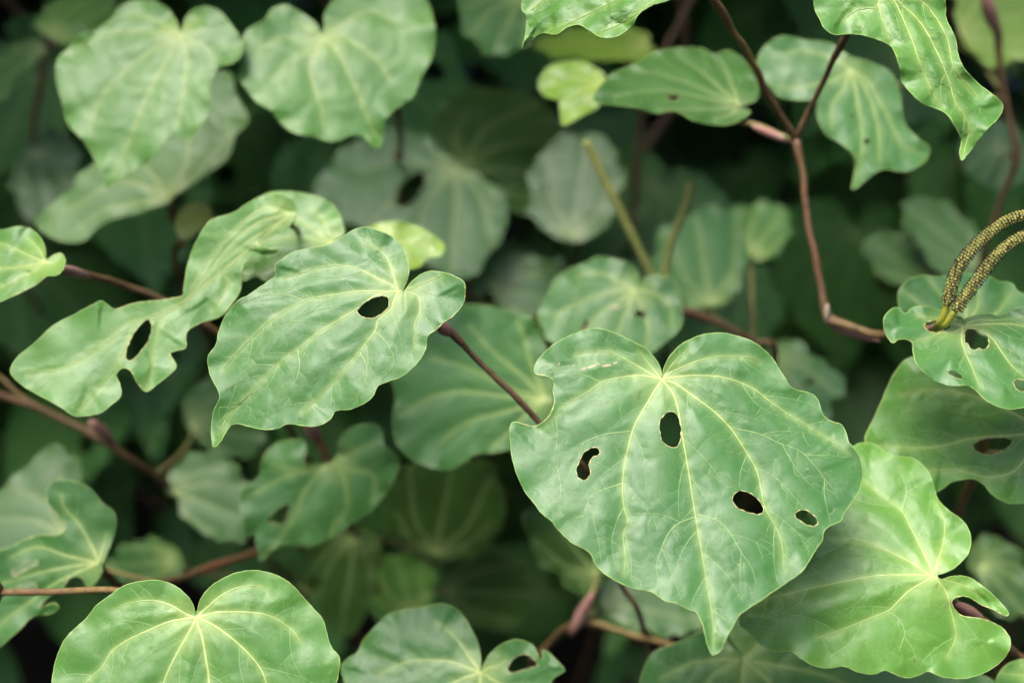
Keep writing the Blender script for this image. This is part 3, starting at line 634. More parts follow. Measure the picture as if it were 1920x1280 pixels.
leaf(br, [(1392,202),(1407,211),(1384,228),(1357,235),(1324,232),(1297,225),(1280,215),(1261,208),(1231,213),(1194,202),(1161,198),(1112,188),(1144,142),(1191,121),(1228,98),(1268,91),(1313,91),(1340,103),(1364,95),(1391,111),(1414,144),(1421,168),(1418,188),(1400,196)],
 (1386,198), .392, (0.1, 1.0), (1114,187), [[(1330,186),(1240,170),(1150,180)], [(1320,168),(1240,140),(1190,135)], [(1350,165),(1310,130),(1270,105)], [(1378,175),(1365,140),(1350,115)], [(1340,205),(1290,205),(1240,205)], [(1370,215),(1340,225)]],
 holes=[[(1245,181),(1262,178),(1276,183),(1262,190)]], stalk=[(1420,235,.384), (1480,262,.377)], label='flat blue-green leaf with a small slit hole behind the zigzag stem', hero=1, mats=('leaf_grey', 'leaf_under'))
spike(br, [(1777, 566, .313), (1783, 540, .311), (1795, 505, .309), (1822, 468, .307), (1860, 432, .306), (1895, 410, .305), (1925, 402, .304)], 1.62, True, stalk_pts=[(1752, 616, .334), (1760, 608, .3195), (1768, 594, .3155), (1776, 570, .3135)])
spike(br, [(1792, 580, .312), (1806, 560, .311), (1832, 525, .309), (1862, 485, .307), (1895, 455, .306), (1930, 438, .305), (1965, 432, .304)], 1.62, True, stalk_pts=[(1752, 618, .334), (1766, 611, .3190), (1778, 602, .3150), (1790, 582, .3125)])
bud(br, (1740, 616, .331), (1768, 608, .3225), 0.9)

# ------------------------------------------------------------------ bottom left: round leaf with pale radiating veins
br = thing('leafy_branch', 'branch bearing the round heart-shaped leaf with pale radiating veins on a long thin stalk', 'plant', base_at(-0.19, 0.42))
stem(br, [(-40, 1080, .325), (-2, 1109, .330), (-60, 1200, .345), (-90, 1330, .37)], 'stem_brown', 1.3, 1.9, (-0.19, 0.42), [(-2, 1109, .330)])
F_OUT = [(366,1149),(362,1134),(352,1118),(334,1102),(315,1092),(289,1087),(262,1090),(232,1098),(210,1113),(180,1136),(161,1160),(133,1185),(116,1209),(104,1242),(98,1276),(101,1312),(112,1350),(130,1382),(150,1420),(185,1460),(230,1500),(280,1535),(330,1565),(362,1610),(380,1650),(396,1606),(430,1570),(490,1530),(540,1480),(590,1420),(620,1350),(630,1285),(637,1246),(635,1230),(623,1215),(615,1197),(607,1165),(592,1145),(574,1126),(555,1104),(532,1085),(502,1073),(472,1069),(442,1074),(413,1087),(390,1104),(376,1124),(370,1145)]
leaf(br, F_OUT, (368,1158), .296, (0.05, 0.38), (380,1648), [[(372,1175),(379,1194),(386,1235),(392,1280),(396,1400),(386,1550),(381,1635)], [(358,1178),(349,1194),(326,1235),(307,1278),(285,1350),(290,1430)], [(345,1160),(315,1166),(277,1182),(240,1199),(210,1220),(191,1250),(161,1280),(150,1330)], [(349,1151),(319,1134),(285,1125),(240,1130),(217,1141)], [(385,1164),(412,1179),(450,1209),(484,1246),(499,1280),(508,1340),(490,1420)], [(388,1152),(412,1147),(465,1147),(506,1154),(544,1177),(562,1200)], [(380,1145),(390,1137),(416,1115),(450,1100),(484,1098),(500,1104)]],
 stalk=[(330,1128,.306), (215,1106,.318), (100,1109,.325), (0,1110,.330)], hero=2, mats=('leaf_fresh', 'leaf_under'), cup=-0.12, arch=0.05, quilt=0.8, ruffle=0.7, size=1.0, stalk_mat='stem_olive', vw=0.8)

# ------------------------------------------------------------------ left edge: tattered leaf with long holes, grey leaf behind
br = thing('leafy_branch', 'branch with a tattered leaf of long chewed slots and a dull grey-green leaf behind', 'plant', base_at(-0.12, 0.72))
stem(br, [(192, 1066, .372), (225, 1098, .392), (280, 1098, .405), (330, 1085, .415), (400, 1062, .43), (480, 1035, .45), (560, 1015, .50)], 'stem_red', 1.5, 2.3, (-0.12, 0.72), [(280, 1098, .405), (400, 1062, .43)])
leaf(br, [(191,1058),(196,1047),(205,1025),(217,988),(214,961),(191,942),(169,916),(131,901),(98,905),(86,931),(108,964),(124,980),(112,1002),(76,1003),(49,1010),(20,1026),(-30,1046),(-62,1090),(-45,1160),(-10,1212),(19,1194),(41,1175),(56,1158),(75,1152),(97,1149),(111,1138),(101,1130),(82,1136),(72,1140),(86,1122),(101,1111),(119,1100),(127,1086),(142,1079),(157,1085),(163,1099),(176,1095),(190,1074),(192,1064)],
 (184,1056), .366, (0.10, 0.16), (-10,1205), [[(140,1075),(100,1095),(60,1125),(0,1170)], [(130,1062),(70,1075),(0,1095)], [(120,1040),(70,1025),(20,1045)], [(175,1030),(150,985),(120,950),(115,925)], [(190,1035),(200,1000)]],
 holes=[[(20,1072),(41,1056),(67,1048),(71,1058),(52,1066),(30,1080)], [(26,1104),(49,1092),(69,1094),(66,1104),(40,1110)]],
 chew=[[(86,931),(108,964),(124,980),(112,1002),(76,1003),(49,1010)], [(111,1138),(101,1130),(82,1136),(72,1140),(86,1122),(101,1111),(119,1100),(127,1086),(142,1079),(157,1085),(163,1099)]],
 stalk=[(188,1062,.370), (195,1070,.373)], hero=1, vw=0.9)
leaf(br, [(120,1000),(138,1010),(130,1050),(80,1090),(0,1110),(-70,1090),(-90,1020),(-40,950),(10,910),(50,870),(85,848),(112,840),(138,850),(150,885),(142,940),(132,985)], (122,1005), .445, (-0.15, 0.55), (-85,1060), stalk=[(180,1060,.44), (300,1094,.412)], hero=0, mats=('leaf_grey', 'leaf_under'))

# ------------------------------------------------------------------ bottom middle
br = thing('leafy_branch', 'low shoot bearing a notched blue-green leaf whose lobe has one triangular hole', 'plant', base_at(0.0, 0.50))
stem(br, [(905, 1285, .372), (940, 1330, .39), (980, 1420, .41)], 'stem_brown', 1.3, 1.8, (0.0, 0.50))
leaf(br, [(901,1253),(901,1235),(897,1209),(887,1186),(872,1160),(854,1140),(831,1132),(809,1134),(790,1139),(760,1143),(730,1151),(711,1167),(696,1183),(681,1201),(670,1223),(651,1235),(640,1250),(644,1268),(650,1290),(665,1325),(690,1370),(740,1410),(800,1450),(850,1495),(880,1480),(930,1430),(990,1375),(1025,1320),(1030,1285),(1040,1268),(1058,1257),(1052,1246),(1030,1224),(1017,1218),(1018,1232),(1011,1236),(1007,1222),(996,1207),(974,1199),(955,1201),(936,1211),(918,1227),(907,1246)],
 (901,1261), .350, (0.0, 0.42), (850,1492), [[(899,1290),(893,1350),(872,1440),(852,1485)], [(880,1252),(842,1239),(790,1237),(764,1239),(715,1261)], [(893,1248),(872,1220),(850,1190),(820,1167)], [(865,1272),(820,1300),(770,1360)], [(915,1268),(945,1285),(985,1300),(1010,1310)], [(915,1252),(935,1246),(950,1236)]],
 holes=[[(951,1254),(959,1239),(974,1227),(992,1228),(1008,1244),(1000,1250),(978,1256),(962,1261)]], stalk=[(903,1275,.365), (906,1286,.372)], hero=2, mats=('leaf_green', 'leaf_under'), fine=(8, 4), cup=-0.1, vw=0.8)

# ------------------------------------------------------------------ top left
br = thing('leafy_branch', 'branch with a crinkled pale heart-shaped leaf and a darker leaf folded behind it', 'plant', base_at(-0.17, 0.78))
stem(br, [(366, 40, .452), (352, 200, .462), (322, 378, .462), (338, 440, .475), (352, 560, .53)], 'stem_red', 1.5, 2.3, (-0.17, 0.78), [(322, 380, .462)])
leaf(br, [(338,446),(328,425),(336,400),(352,384),(378,380),(396,394),(394,414),(374,432),(356,446)], (342,440), .436, (0.1, 0.35), (388,386), stalk=[(338,446,.468), (337,440,.475)], hero=1, mats=('leaf_yellow', 'leaf_yellow'), label='small yellow young leaf')
N_OUT = [(336,54),(329,37),(309,13),(282,1),(248,3),(222,17),(208,37),(181,57),(146,67),(131,90),(109,110),(106,148),(116,188),(128,232),(158,266),(178,299),(194,329),(198,353),(215,339),(242,324),(269,309),(296,286),(310,264),(326,258),(356,258),(370,242),(386,222),(395,195),(391,168),(399,145),(411,125),(433,120),(452,104),(454,77),(443,60),(430,43),(413,23),(390,13),(366,17),(347,37),(342,58)]
leaf(br, N_OUT, (337,66), .405, (-0.05, 0.35), (199,350), [[(332,72),(302,131),(275,181),(255,235),(235,279),(213,328)], [(309,80),(255,117),(208,161),(185,195),(168,245)], [(302,62),(235,60),(168,77),(135,100)], [(315,50),(269,30),(240,25)], [(342,80),(349,114),(346,161),(339,202),(330,235)], [(356,74),(390,91),(405,112)], [(350,52),(375,32)]],
 stalk=[(345,130,.43), (354,190,.460)], hero=1, fine=(7, 99), pucker=0.7, mats=('leaf_fresh', 'leaf_under'), ripple=0.06, ruffle=0.9, quilt=0.5, arch=0.1)
leaf(br, [(316,380),(285,390),(255,401),(208,411),(178,430),(161,449),(134,455),(101,447),(69,423),(84,396),(111,373),(138,353),(146,329),(181,302),(205,240),(260,180),(330,158),(400,136),(433,141),(441,175),(460,208),(465,232),(441,253),(432,289),(413,309),(380,332),(343,356),(324,370)],
 (316,369), .455, (-0.05, 0.24), (75,423), [[(275,350),(220,340),(150,380),(90,415)], [(302,371),(242,383),(190,395),(150,425)], [(300,345),(275,316),(235,270)], [(322,350),(346,312),(353,279),(350,220)], [(345,345),(390,300),(430,250)]], stalk=[(320,377,.461)], hero=1, mats=('leaf_fresh', 'leaf_under'), vw=0.9, quilt=0.2, pucker=0.4, ruffle=0.5)
br = thing('leafy_branch', 'branch bearing a broad crinkled leaf with white-lit pointed tip beside a dark gap', 'plant', base_at(0.02, 0.85))
stem(br, [(620, 60, .435), (680, 150, .45), (742, 205, .47), (752, 290, .52), (756, 360, .60)], 'stem_red', 1.5, 2.4, (0.02, 0.85), [(742, 205, .47)])
leaf(br, [(605,62),(590,43),(564,24),(537,10),(511,17),(497,37),(480,47),(461,60),(452,90),(446,115),(444,141),(463,168),(481,191),(510,208),(524,228),(551,249),(584,255),(615,265),(640,262),(653,255),(680,255),(700,274),(712,276),(719,242),(724,222),(744,202),(774,181),(788,148),(808,111),(816,67),(811,33),(800,0),(780,-30),(740,-50),(690,-45),(645,-20),(621,7),(609,27),(608,50)],
 (609,73), .412, (0.05, 0.35), (706,276), [[(620,82),(640,110),(664,161),(684,208),(704,256)], [(640,68),(674,87),(707,114),(731,150)], [(600,85),(582,121),(588,161),(602,201),(605,235)], [(580,74),(524,72),(480,95)], [(590,60),(550,40)], [(635,50),(690,20),(740,40)], [(590,90),(545,110),(510,150)]],
 stalk=[(620,100,.43), (650,110,.443)], hero=1, fine=(7, 99), pucker=0.7, mats=('leaf_fresh', 'leaf_under'), ripple=0.06, ruffle=0.9, quilt=0.5, arch=0.12)

# ------------------------------------------------------------------ left: the long ragged leaf and its small neighbour
br = thing('leafy_branch', 'branch with a long ragged bitten leaf and a small leaf at its end', 'plant', base_at(-0.06, 0.66))
stem(br, [(112, 502, .345), (165, 515, .358), (225, 533, .37), (285, 553, .378), (345, 585, .386), (400, 618, .392), (490, 690, .41), (540, 800, .45)], 'stem_red', 1.35, 2.2, (-0.06, 0.66), [(125, 504, .347)])
bud(br, (108, 500, .343), (170, 520, .359), 1.7)
Q_OUT = [(556,398),(548,376),(524,364),(497,366),(467,380),(437,400),(396,413),(370,450),(353,494),(346,534),(341,556),(302,563),(255,568),(217,580),(192,565),(175,571),(140,590),(101,610),(67,642),(34,669),(20,696),(42,722),(84,746),(114,763),(143,780),(188,774),(208,759),(226,743),(225,722),(218,702),(231,689),(246,696),(259,719),(275,734),(296,719),(330,689),(319,665),(327,658),(348,652),(348,632),(354,618),(376,605),(413,593),(436,568),(451,541),(452,514),(460,491),(484,481),(511,480),(524,468),(502,466),(486,459),(487,449),(505,443),(530,434),(548,418)]
leaf(br, Q_OUT, (546,402), .350, (0.15, 0.26), (145,778), [[(515,408),(480,420),(440,452),(400,500),(350,560),(290,590),(250,615),(215,690),(150,768)], [(520,392),(490,392),(440,430),(390,490),(360,540)], [(345,565),(305,595),(290,650),(282,700),(276,728)], [(330,578),(240,605),(190,650),(120,690),(50,700)], [(415,490),(430,530),(400,580)]],
 holes=[[(235,669),(242,642),(258,615),(278,598),(285,612),(281,635),(271,650),(256,668),(243,677)]],
 chew=[[(225,722),(218,702),(231,689),(246,696),(259,719),(275,734)], [(330,689),(319,665),(327,658),(348,652),(348,632),(354,618),(376,605)], [(452,514),(460,491),(484,481),(511,480),(524,468),(502,466),(486,459),(487,449),(505,443),(530,434)], [(341,556),(302,563),(255,568),(217,580)]],
 stalk=[(560,440,.372), (570,540,.385), (500,700,.415)], label='long ragged leaf with a slot hole, notched edges and a deep bite', hero=2, fine=(8, 4.5), pucker=0.55, mats=('leaf_fresh', 'leaf_under'), twist=0.12, ruffle=0.8, quilt=0.4, lump=0.4)
leaf(br, [(632,448),(646,438),(641,415),(630,392),(612,376),(584,366),(545,360),(505,362),(474,385),(462,430),(460,480),(455,526),(480,517),(497,527),(515,533),(560,548),(640,545),(685,505),(670,470),(630,460)], (622,456), .366, (0.05, 0.50), (458,522), stalk=[(610,540,.39), (520,660,.405), (500,700,.415)], hero=1, mats=('leaf_fresh', 'leaf_under'))
leaf(br, [(87,485),(84,464),(74,444),(57,430),(34,425),(0,432),(-70,440),(-140,480),(-170,530),(-130,580),(-60,590),(0,566),(34,551),(67,534),(87,518),(107,516),(119,504),(122,487),(114,475),(98,480),(90,487)],
 (84,492), .335, (-0.2, 0.5), (-168,535), [[(34,501),(0,505),(-90,520),(-160,533)], [(50,477),(0,457),(-70,465)], [(60,511),(0,541),(-60,565)], [(75,470),(50,445)], [(100,495),(112,488)]], chew=[[(-60,590),(0,566),(34,551),(67,534),(87,518)]], stalk=[(104,500,.341), (114,503,.345)], hero=2, mats=('leaf_fresh', 'leaf_under'), label='small leaf with a yellow chewed lower edge at the stem end')

# ------------------------------------------------------------------ middle distance
br = thing('leafy_branch', 'out-of-focus branch with two upright green flower spikes behind a notched leaf', 'plant', base_at(0.16, 0.80))
stem(br, [(1268, 578, .438), (1300, 588, .438), (1350, 606, .44), (1410, 640, .445), (1450, 700, .47)], 'stem_red', 1.6, 2.4, (0.16, 0.80), [(1300, 588, .438)])
leaf(br, [(1195,536),(1198,517),(1184,497),(1157,487),(1120,482),(1097,494),(1070,504),(1043,521),(1030,548),(1010,588),(1020,618),(1026,634),(1060,655),(1100,675),(1150,690),(1200,682),(1222,662),(1251,638),(1275,615),(1279,585),(1271,551),(1258,528),(1238,516),(1218,516),(1204,527)],
 (1190,543), .425, (0.0, 0.42), (1130,690), [[(1180,570),(1160,620),(1140,680)], [(1150,545),(1100,560),(1040,590)], [(1165,530),(1120,510),(1080,520)], [(1200,570),(1215,610),(1210,660)], [(1220,548),(1255,570),(1260,610)], [(1165,560),(1110,600),(1080,640)]],
 holes=[[(1186,588),(1197,581),(1213,588),(1201,596)], [(1087,619),(1099,599),(1105,602),(1099,616)]], stalk=[(1230,575,.436), (1272,580,.438)], hero=1, mats=('leaf_green', 'leaf_under'), marks=[(1154,575,1.0,0)])
spike(br, [(1220, 512, .440), (1190, 450, .436), (1155, 380, .432), (1120, 310, .428), (1098, 265, .425)], 2.1, False, stalk_pts=[(1262, 580, .440), (1240, 550, .440), (1220, 512, .440)])
spike(br, [(1246, 512, .445), (1256, 460, .443), (1278, 405, .440), (1290, 370, .438), (1295, 340, .437)], 2.0, False, stalk_pts=[(1264, 580, .440), (1252, 550, .443), (1246, 512, .445)])
leaf(br, [(1325,575),(1300,580),(1255,562),(1222,505),(1242,432),(1292,402),(1350,388),(1412,400),(1405,470),(1390,530),(1358,568)], (1335,568), .53, (0.1, 0.4), (1300,395), stalk=[(1350,600,.50), (1380,622,.443)], hero=0, mats=('leaf_green', 'leaf_under'))
leaf(br, [(1405,478),(1395,430),(1405,385),(1450,380),(1478,400),(1480,440),(1455,475),(1425,488)], (1412,478), .54, (0.1, 0.4), (1470,390), stalk=[(1410,560,.50), (1412,640,.446)], hero=0, mats=('leaf_fresh', 'leaf_under'))
leaf(br, [(1440,668),(1450,645),(1485,638),(1515,652),(1542,682),(1578,702),(1580,732),(1556,762),(1545,800),(1498,782),(1458,742)], (1450,672), .50, (0.0, 0.3), (1545,795), holes=[[(1503,722),(1518,709),(1531,709),(1516,723)]], stalk=[(1440,690,.48), (1446,696,.47)], hero=0, mats=('leaf_green', 'leaf_under'))

br = thing('leafy_branch', 'branch bearing the broad dim leaf crossed by the slanting brown stem', 'plant', base_at(0.07, 0.74))
stem(br, [(1030, 752, .432), (1052, 800, .445), (1075, 900, .47)], 'stem_brown', 1.6, 2.2, (0.07, 0.74), [(1034, 760, .434)])
bud(br, (1022, 746, .430), (1040, 778, .438), 2.4, 'scar', 'bud_scale')
leaf(br, [(1036,742),(1043,718),(1033,685),(1019,635),(1003,601),(959,585),(900,572),(840,575),(790,600),(750,640),(730,690),(742,740),(738,786),(742,826),(767,856),(794,871),(824,879),(850,877),(872,864),(895,850),(921,849),(955,841),(1000,828),(1035,800),(1040,765)],
 (1024,750), .425, (0.12, 0.16), (738,800), [[(959,745),(875,735),(808,745),(750,780)], [(959,729),(875,690),(808,672)], [(976,702),(925,660),(880,610)], [(996,680),(985,640),(970,600)], [(959,769),(875,793),(825,830)], [(985,780),(950,815),(920,840)]], stalk=[(1032,757,.434)], hero=1, mats=('leaf_green', 'leaf_under'), holes=[[(906,769),(911,766),(914,770),(910,774)]], vw=0.8)

br = thing('leafy_branch', 'dim branch of overlapping broad leaves, one with a large dark hole', 'plant', base_at(0.03, 0.98))
stem(br, [(860, 330, .575), (868, 420, .585), (880, 520, .60), (885, 640, .64)], 'stem_brown', 1.8, 2.6, (0.03, 0.98))
leaf(br, [(856,306),(840,288),(800,260),(760,246),(715,240),(680,258),(640,288),(602,320),(590,352),(620,390),(660,425),(720,445),(790,490),(850,520),(890,512),(922,480),(936,440),(952,400),(945,362),(905,332),(868,316)],
 (855,317), .545, (0.0, 0.40), (850,515), holes=[[(741,383),(751,346),(780,323),(798,327),(791,357),(768,386)]], stalk=[(860,345,.578)], hero=0, mats=('leaf_green', 'leaf_under'))
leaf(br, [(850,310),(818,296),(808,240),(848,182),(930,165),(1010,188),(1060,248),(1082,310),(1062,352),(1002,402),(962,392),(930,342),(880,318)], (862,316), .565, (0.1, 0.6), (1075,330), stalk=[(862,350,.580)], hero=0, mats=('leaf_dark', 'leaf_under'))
leaf(br, [(1068,452),(1040,446),(1002,412),(990,370),(1000,312),(1030,270),(1082,250),(1132,260),(1160,300),(1166,352),(1150,402),(1118,440),(1085,455)], (1076,440), .52, (-0.1, 0.3), (1100,252), stalk=[(1075,490,.55), (960,560,.60), (884,560,.61)], hero=0, mats=('leaf_grey', 'leaf_under'), stalk_mat='stem_red')
leaf(br, [(700,452),(688,440),(695,425),(735,415),(780,424),(810,440),(833,460),(826,480),(802,484),(786,500),(760,503),(722,482)], (700,448), .40, (0.1, 0.5), (832,462), stalk=[(720,520,.47), (860,560,.60), (882,560,.61)], hero=1, mats=('leaf_lime', 'leaf_under'))
leaf(br, [(915,540),(900,560),(880,540),(905,505),(950,480),(1010,482),(1050,490),(1060,530),(1030,575),(990,590),(945,585)], (925,545), .55, (0.0, 0.3), (1050,560), stalk=[(905,560,.59), (884,570,.613)], hero=0, mats=('leaf_green', 'leaf_under'))

br = thing('leafy_branch', 'long bare reddish stem running down to a dull grey-green leaf', 'plant', base_at(-0.16, 0.80))
stem(br, [(-60, 690, .425), (0, 738, .43), (70, 765, .435), (150, 800, .44), (230, 850, .446), (300, 897, .470), (390, 960, .52)], 'stem_red', 1.7, 2.4, (-0.16, 0.80), [(185, 815, .442)])
stem(br, [(-40, 670, .43), (20, 725, .434), (80, 768, .437), (150, 800, .441)], 'stem_olive', 1.0, 1.3)
bud(br, (170, 790, .43), (215, 830, .445), 2.3)
leaf(br, [(330,925),(312,930),(314,900),(330,870),(355,855),(386,850),(420,860),(442,882),(466,902),(472,942),(476,980),(452,1010),(416,1016),(386,1000),(374,986),(346,980),(338,952)], (326,925), .475, (0.0, 0.25), (470,975), stalk=[(318,915,.476)], hero=0, mats=('leaf_grey', 'leaf_under'))
leaf(br, [(352,800),(345,760),(370,720),(420,700),(470,720),(500,780),(495,830),(450,860),(400,850)], (360,800), .53, (0.0, 0.0), (495,820), stalk=[(340,850,.50), (290,890,.468)], hero=0, mats=('leaf_grey', 'leaf_under'))

br = thing('leafy_branch', 'shoot bearing a curling dark-green leaf with hooked lobe and a hole', 'plant', base_at(-0.04, 0.72))
stem(br, [(585, 800, .445), (605, 840, .45), (640, 920, .46), (668, 1000, .50)], 'stem_red', 1.5, 2.1, (-0.04, 0.72), [(605, 840, .45)])
bud(br, (575, 790, .43), (598, 830, .445), 2.6)
leaf(br, [(632,852),(638,825),(660,802),(690,795),(714,806),(720,838),(738,850),(747,868),(740,894),(722,924),(696,957),(666,976),(640,995),(615,1010),(585,1021),(555,1021),(525,1021),(506,1036),(489,1051),(482,1025),(478,1003),(462,1002),(456,980),(452,957),(450,925),(465,909),(487,894),(491,867),(506,841),(536,826),(568,827),(573,848),(568,868),(590,872),(618,868)],
 (630,866), .415, (0.12, 0.10), (489,1049), [[(600,885),(572,920),(548,975),(520,1015),(492,1045)], [(595,880),(530,895),(470,930)], [(600,870),(560,880),(510,870)], [(645,900),(650,950),(620,1000)], [(655,880),(700,890),(700,940)], [(660,850),(700,830)]],
 holes=[[(500,978),(511,963),(526,950),(542,945),(540,965),(531,983),(514,980)]], stalk=[(632,890,.445), (636,910,.458)], hero=1, mats=('leaf_green', 'leaf_under'), cup=-0.18, ruffle=1.1, vmat='vein_green')

br = thing('leafy_branch', 'tall shaded stem beside the hanging bright leaf, with a leaf holed by two dots', 'plant', base_at(0.36, 0.90))
stem(br, [(1840, -60, .46), (1858, 10, .465), (1872, 80, .47), (1882, 180, .48), (1905, 290, .49), (1872, 390, .505), (1842, 480, .52), (1830, 600, .56)], 'stem_brown', 1.5, 2.6, (0.36, 0.90), [(1868, 60, .469), (1905, 290, .49)])
bud(br, (1845, -10, .455), (1868, 62, .467), 2.8)
leaf(br, [(1592,106),(1572,90),(1549,80),(1508,76),(1468,68),(1438,84),(1424,104),(1420,134),(1441,158),(1461,181),(1495,188),(1532,190),(1533,218),(1549,252),(1576,269),(1602,292),(1603,322),(1599,356),(1630,332),(1656,317),(1700,322),(1733,302),(1742,279),(1723,262),(1697,235),(1690,201),(1683,161),(1666,134),(1633,118),(1608,110)],
 (1594,130), .405, (0.0, 0.32), (1600,352), [[(1602,160),(1612,215),(1618,270),(1605,340)], [(1575,145),(1520,160),(1460,165)], [(1570,115),(1510,95),(1450,105)], [(1625,150),(1660,210),(1690,270),(1720,285)], [(1585,160),(1560,200),(1560,240)], [(1620,160),(1645,230),(1650,300)]],
 holes=[[(1618,266),(1622,260),(1629,261),(1631,268),(1625,272)], [(1592,216),(1598,214),(1604,222),(1599,222)]], stalk=[(1640,150,.44), (1780,180,.47), (1880,185,.480)], hero=1, mats=('leaf_green', 'leaf_under'), label='dull leaf with two small dark holes', cup=-0.12)
leaf(br, [(1835,505),(1780,530),(1740,482),(1690,402),(1718,372),(1770,380),(1822,420),(1842,470)], (1835,490), .54, (0.0, 0.5), (1695,390), stalk=[(1838,500,.525)], hero=0, mats=('leaf_grey', 'leaf_under'))
leaf(br, [(1755,532),(1730,540),(1680,536),(1640,502),(1618,452),(1670,435),(1722,445),(1760,480),(1768,515)], (1760,525), .56, (0.0, 0.5), (1622,455), stalk=[(1800,540,.545), (1834,540,.54)], hero=0, mats=('leaf_grey', 'leaf_under'))
leaf(br, [(1790,30),(1800,-30),(1850,-80),(1930,-70),(1970,0),(1960,80),(1900,120),(1830,110)], (1800,60), .50, (0.0, 0.4), (1965,10), stalk=[(1840,120,.50), (1880,175,.481)], hero=0, mats=('leaf_lime', 'leaf_under'))
leaf(br, [(1800,290),(1815,240),(1860,225),(1920,250),(1940,310),(1900,350),(1840,345)], (1880,285), .58, (0.0, 0.4), (1830,345), stalk=[(1895,288,.52), (1904,290,.491)], hero=0, mats=('leaf_green', 'leaf_under'))

br = thing('leafy_branch', 'dim branch with a bare straw-coloured stem and drooping dark leaves beneath the large leaf', 'plant', base_at(0.06, 0.70))
stem(br, [(1330, 1235, .415), (1280, 1216, .42), (1190, 1190, .43), (1088, 1166, .44), (1030, 1205, .46), (1000, 1260, .49)], 'stem_olive', 1.35, 2.0, (0.06, 0.70), [(1092, 1167, .44)])
bud(br, (1070, 1190, .44), (1112, 1110, .43), 2.4)
leaf(br, [(1128,1072),(1122,1102),(1100,1120),(1050,1086),(1005,1040),(985,975),(1005,920),(1045,905),(1090,950),(1125,1010)], (1118,1075), .455, (-0.2, -0.10), (1000,930), stalk=[(1115,1100,.45), (1098,1160,.441)], hero=0, mats=('leaf_dark', 'leaf_under'))
leaf(br, [(1125,1110),(1145,1085),(1200,1090),(1270,1110),(1312,1140),(1312,1172),(1280,1190),(1200,1182),(1135,1150)], (1130,1130), .47, (0.0, 0.6), (1312,1160), stalk=[(1110,1150,.455), (1095,1165,.441)], hero=0, mats=('leaf_grey', 'leaf_under'))

br = thing('leafy_branch', 'deeply shaded shoot of rounded dark leaves above the notched blue-green leaf', 'plant', base_at(-0.02, 0.80))
stem(br, [(820, 1040, .56), (800, 1100, .57), (790, 1200, .60)], 'stem_red', 1.6, 2.4, (-0.02, 0.80))
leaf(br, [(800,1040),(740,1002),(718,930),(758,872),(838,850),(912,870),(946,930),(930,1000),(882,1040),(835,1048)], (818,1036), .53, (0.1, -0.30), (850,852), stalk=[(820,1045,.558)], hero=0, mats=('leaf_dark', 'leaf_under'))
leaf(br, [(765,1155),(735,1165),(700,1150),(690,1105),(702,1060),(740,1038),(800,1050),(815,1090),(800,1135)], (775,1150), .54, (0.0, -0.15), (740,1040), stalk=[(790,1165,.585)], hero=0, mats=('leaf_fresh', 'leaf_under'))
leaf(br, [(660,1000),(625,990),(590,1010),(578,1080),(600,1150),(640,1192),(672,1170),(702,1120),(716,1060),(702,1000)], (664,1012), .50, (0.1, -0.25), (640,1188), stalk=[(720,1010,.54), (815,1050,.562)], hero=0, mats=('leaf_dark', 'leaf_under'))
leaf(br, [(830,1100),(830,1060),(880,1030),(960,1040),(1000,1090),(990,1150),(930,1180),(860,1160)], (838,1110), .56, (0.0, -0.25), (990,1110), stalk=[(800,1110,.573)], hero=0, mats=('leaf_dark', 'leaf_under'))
leaf(br, [(215,1092),(200,1062),(240,1020),(290,1010),(332,1030),(345,1065),(320,1080),(270,1098)], (322,1050), .52, (0.0, 0.1), (205,1062), stalk=[(420,1080,.54), (600,1110,.58), (795,1130,.58)], hero=0, mats=('leaf_green', 'leaf_under'))

br = thing('leafy_branch', 'leaning dark stem with lime leaves deep behind the bright crinkled leaf', 'plant', base_at(0.14, 1.00))
stem(br, [(1320, -60, .56), (1285, 20, .565), (1235, 120, .57), (1200, 240, .575), (1190, 380, .59), (1188, 470, .62)], 'stem_red', 2.0, 3.0, (0.14, 1.00), [(1235, 120, .57)])
leaf(br, [(1135,150),(1146,160),(1112,176),(1124,198),(1090,218),(1057,236),(1051,212),(1046,188),(1023,181),(1009,158),(1026,128),(1060,116),(1094,117),(1127,134)], (1138,160), .43, (-0.1, 0.6), (1057,232), stalk=[(1170,180,.50), (1205,215,.574)], hero=1, mats=('leaf_lime', 'leaf_under'))
leaf(br, [(1215,80),(1228,95),(1190,116),(1120,112),(1050,108),(995,86),(1060,58),(1120,50),(1180,48),(1218,68)], (1212,82), .52, (-0.1, 0.9), (1000,86), stalk=[(1230,100,.55), (1238,115,.57)], hero=0, mats=('leaf_lime', 'leaf_under'))
leaf(br, [(970,-20),(990,20),(1000,60),(979,86),(959,101),(925,104),(898,88),(875,67),(864,33),(860,-10),(900,-50),(945,-50)], (975,-5), .51, (0.1, 0.4), (925,104), stalk=[(1100,-40,.54), (1300,-20,.564)], hero=0, mats=('leaf_green', 'leaf_under'))
br = thing('leafy_branch', 'dim branch at the dark left edge with a grey leaf and a lime leaf', 'plant', base_at(-0.30, 0.90))
stem(br, [(95, 60, .56), (85, 110, .565), (60, 260, .58), (50, 420, .62), (60, 560, .66)], 'stem_brown', 1.8, 2.6, (-0.30, 0.90))
leaf(br, [(95,72),(66,52),(80,20),(130,-12),(200,-12),(218,20),(195,50),(152,72),(130,88)], (100,68), .53, (0.0, 0.5), (215,10), stalk=[(97,80,.55), (92,90,.562)], hero=0, mats=('leaf_fresh', 'leaf_under'))
leaf(br, [(85,95),(75,75),(40,80),(0,108),(-50,150),(-60,205),(0,190),(42,142),(75,110)], (82,90), .54, (-0.3, 0.5), (-55,200), stalk=[(84,110,.564)], hero=0, mats=('leaf_grey', 'leaf_under'))
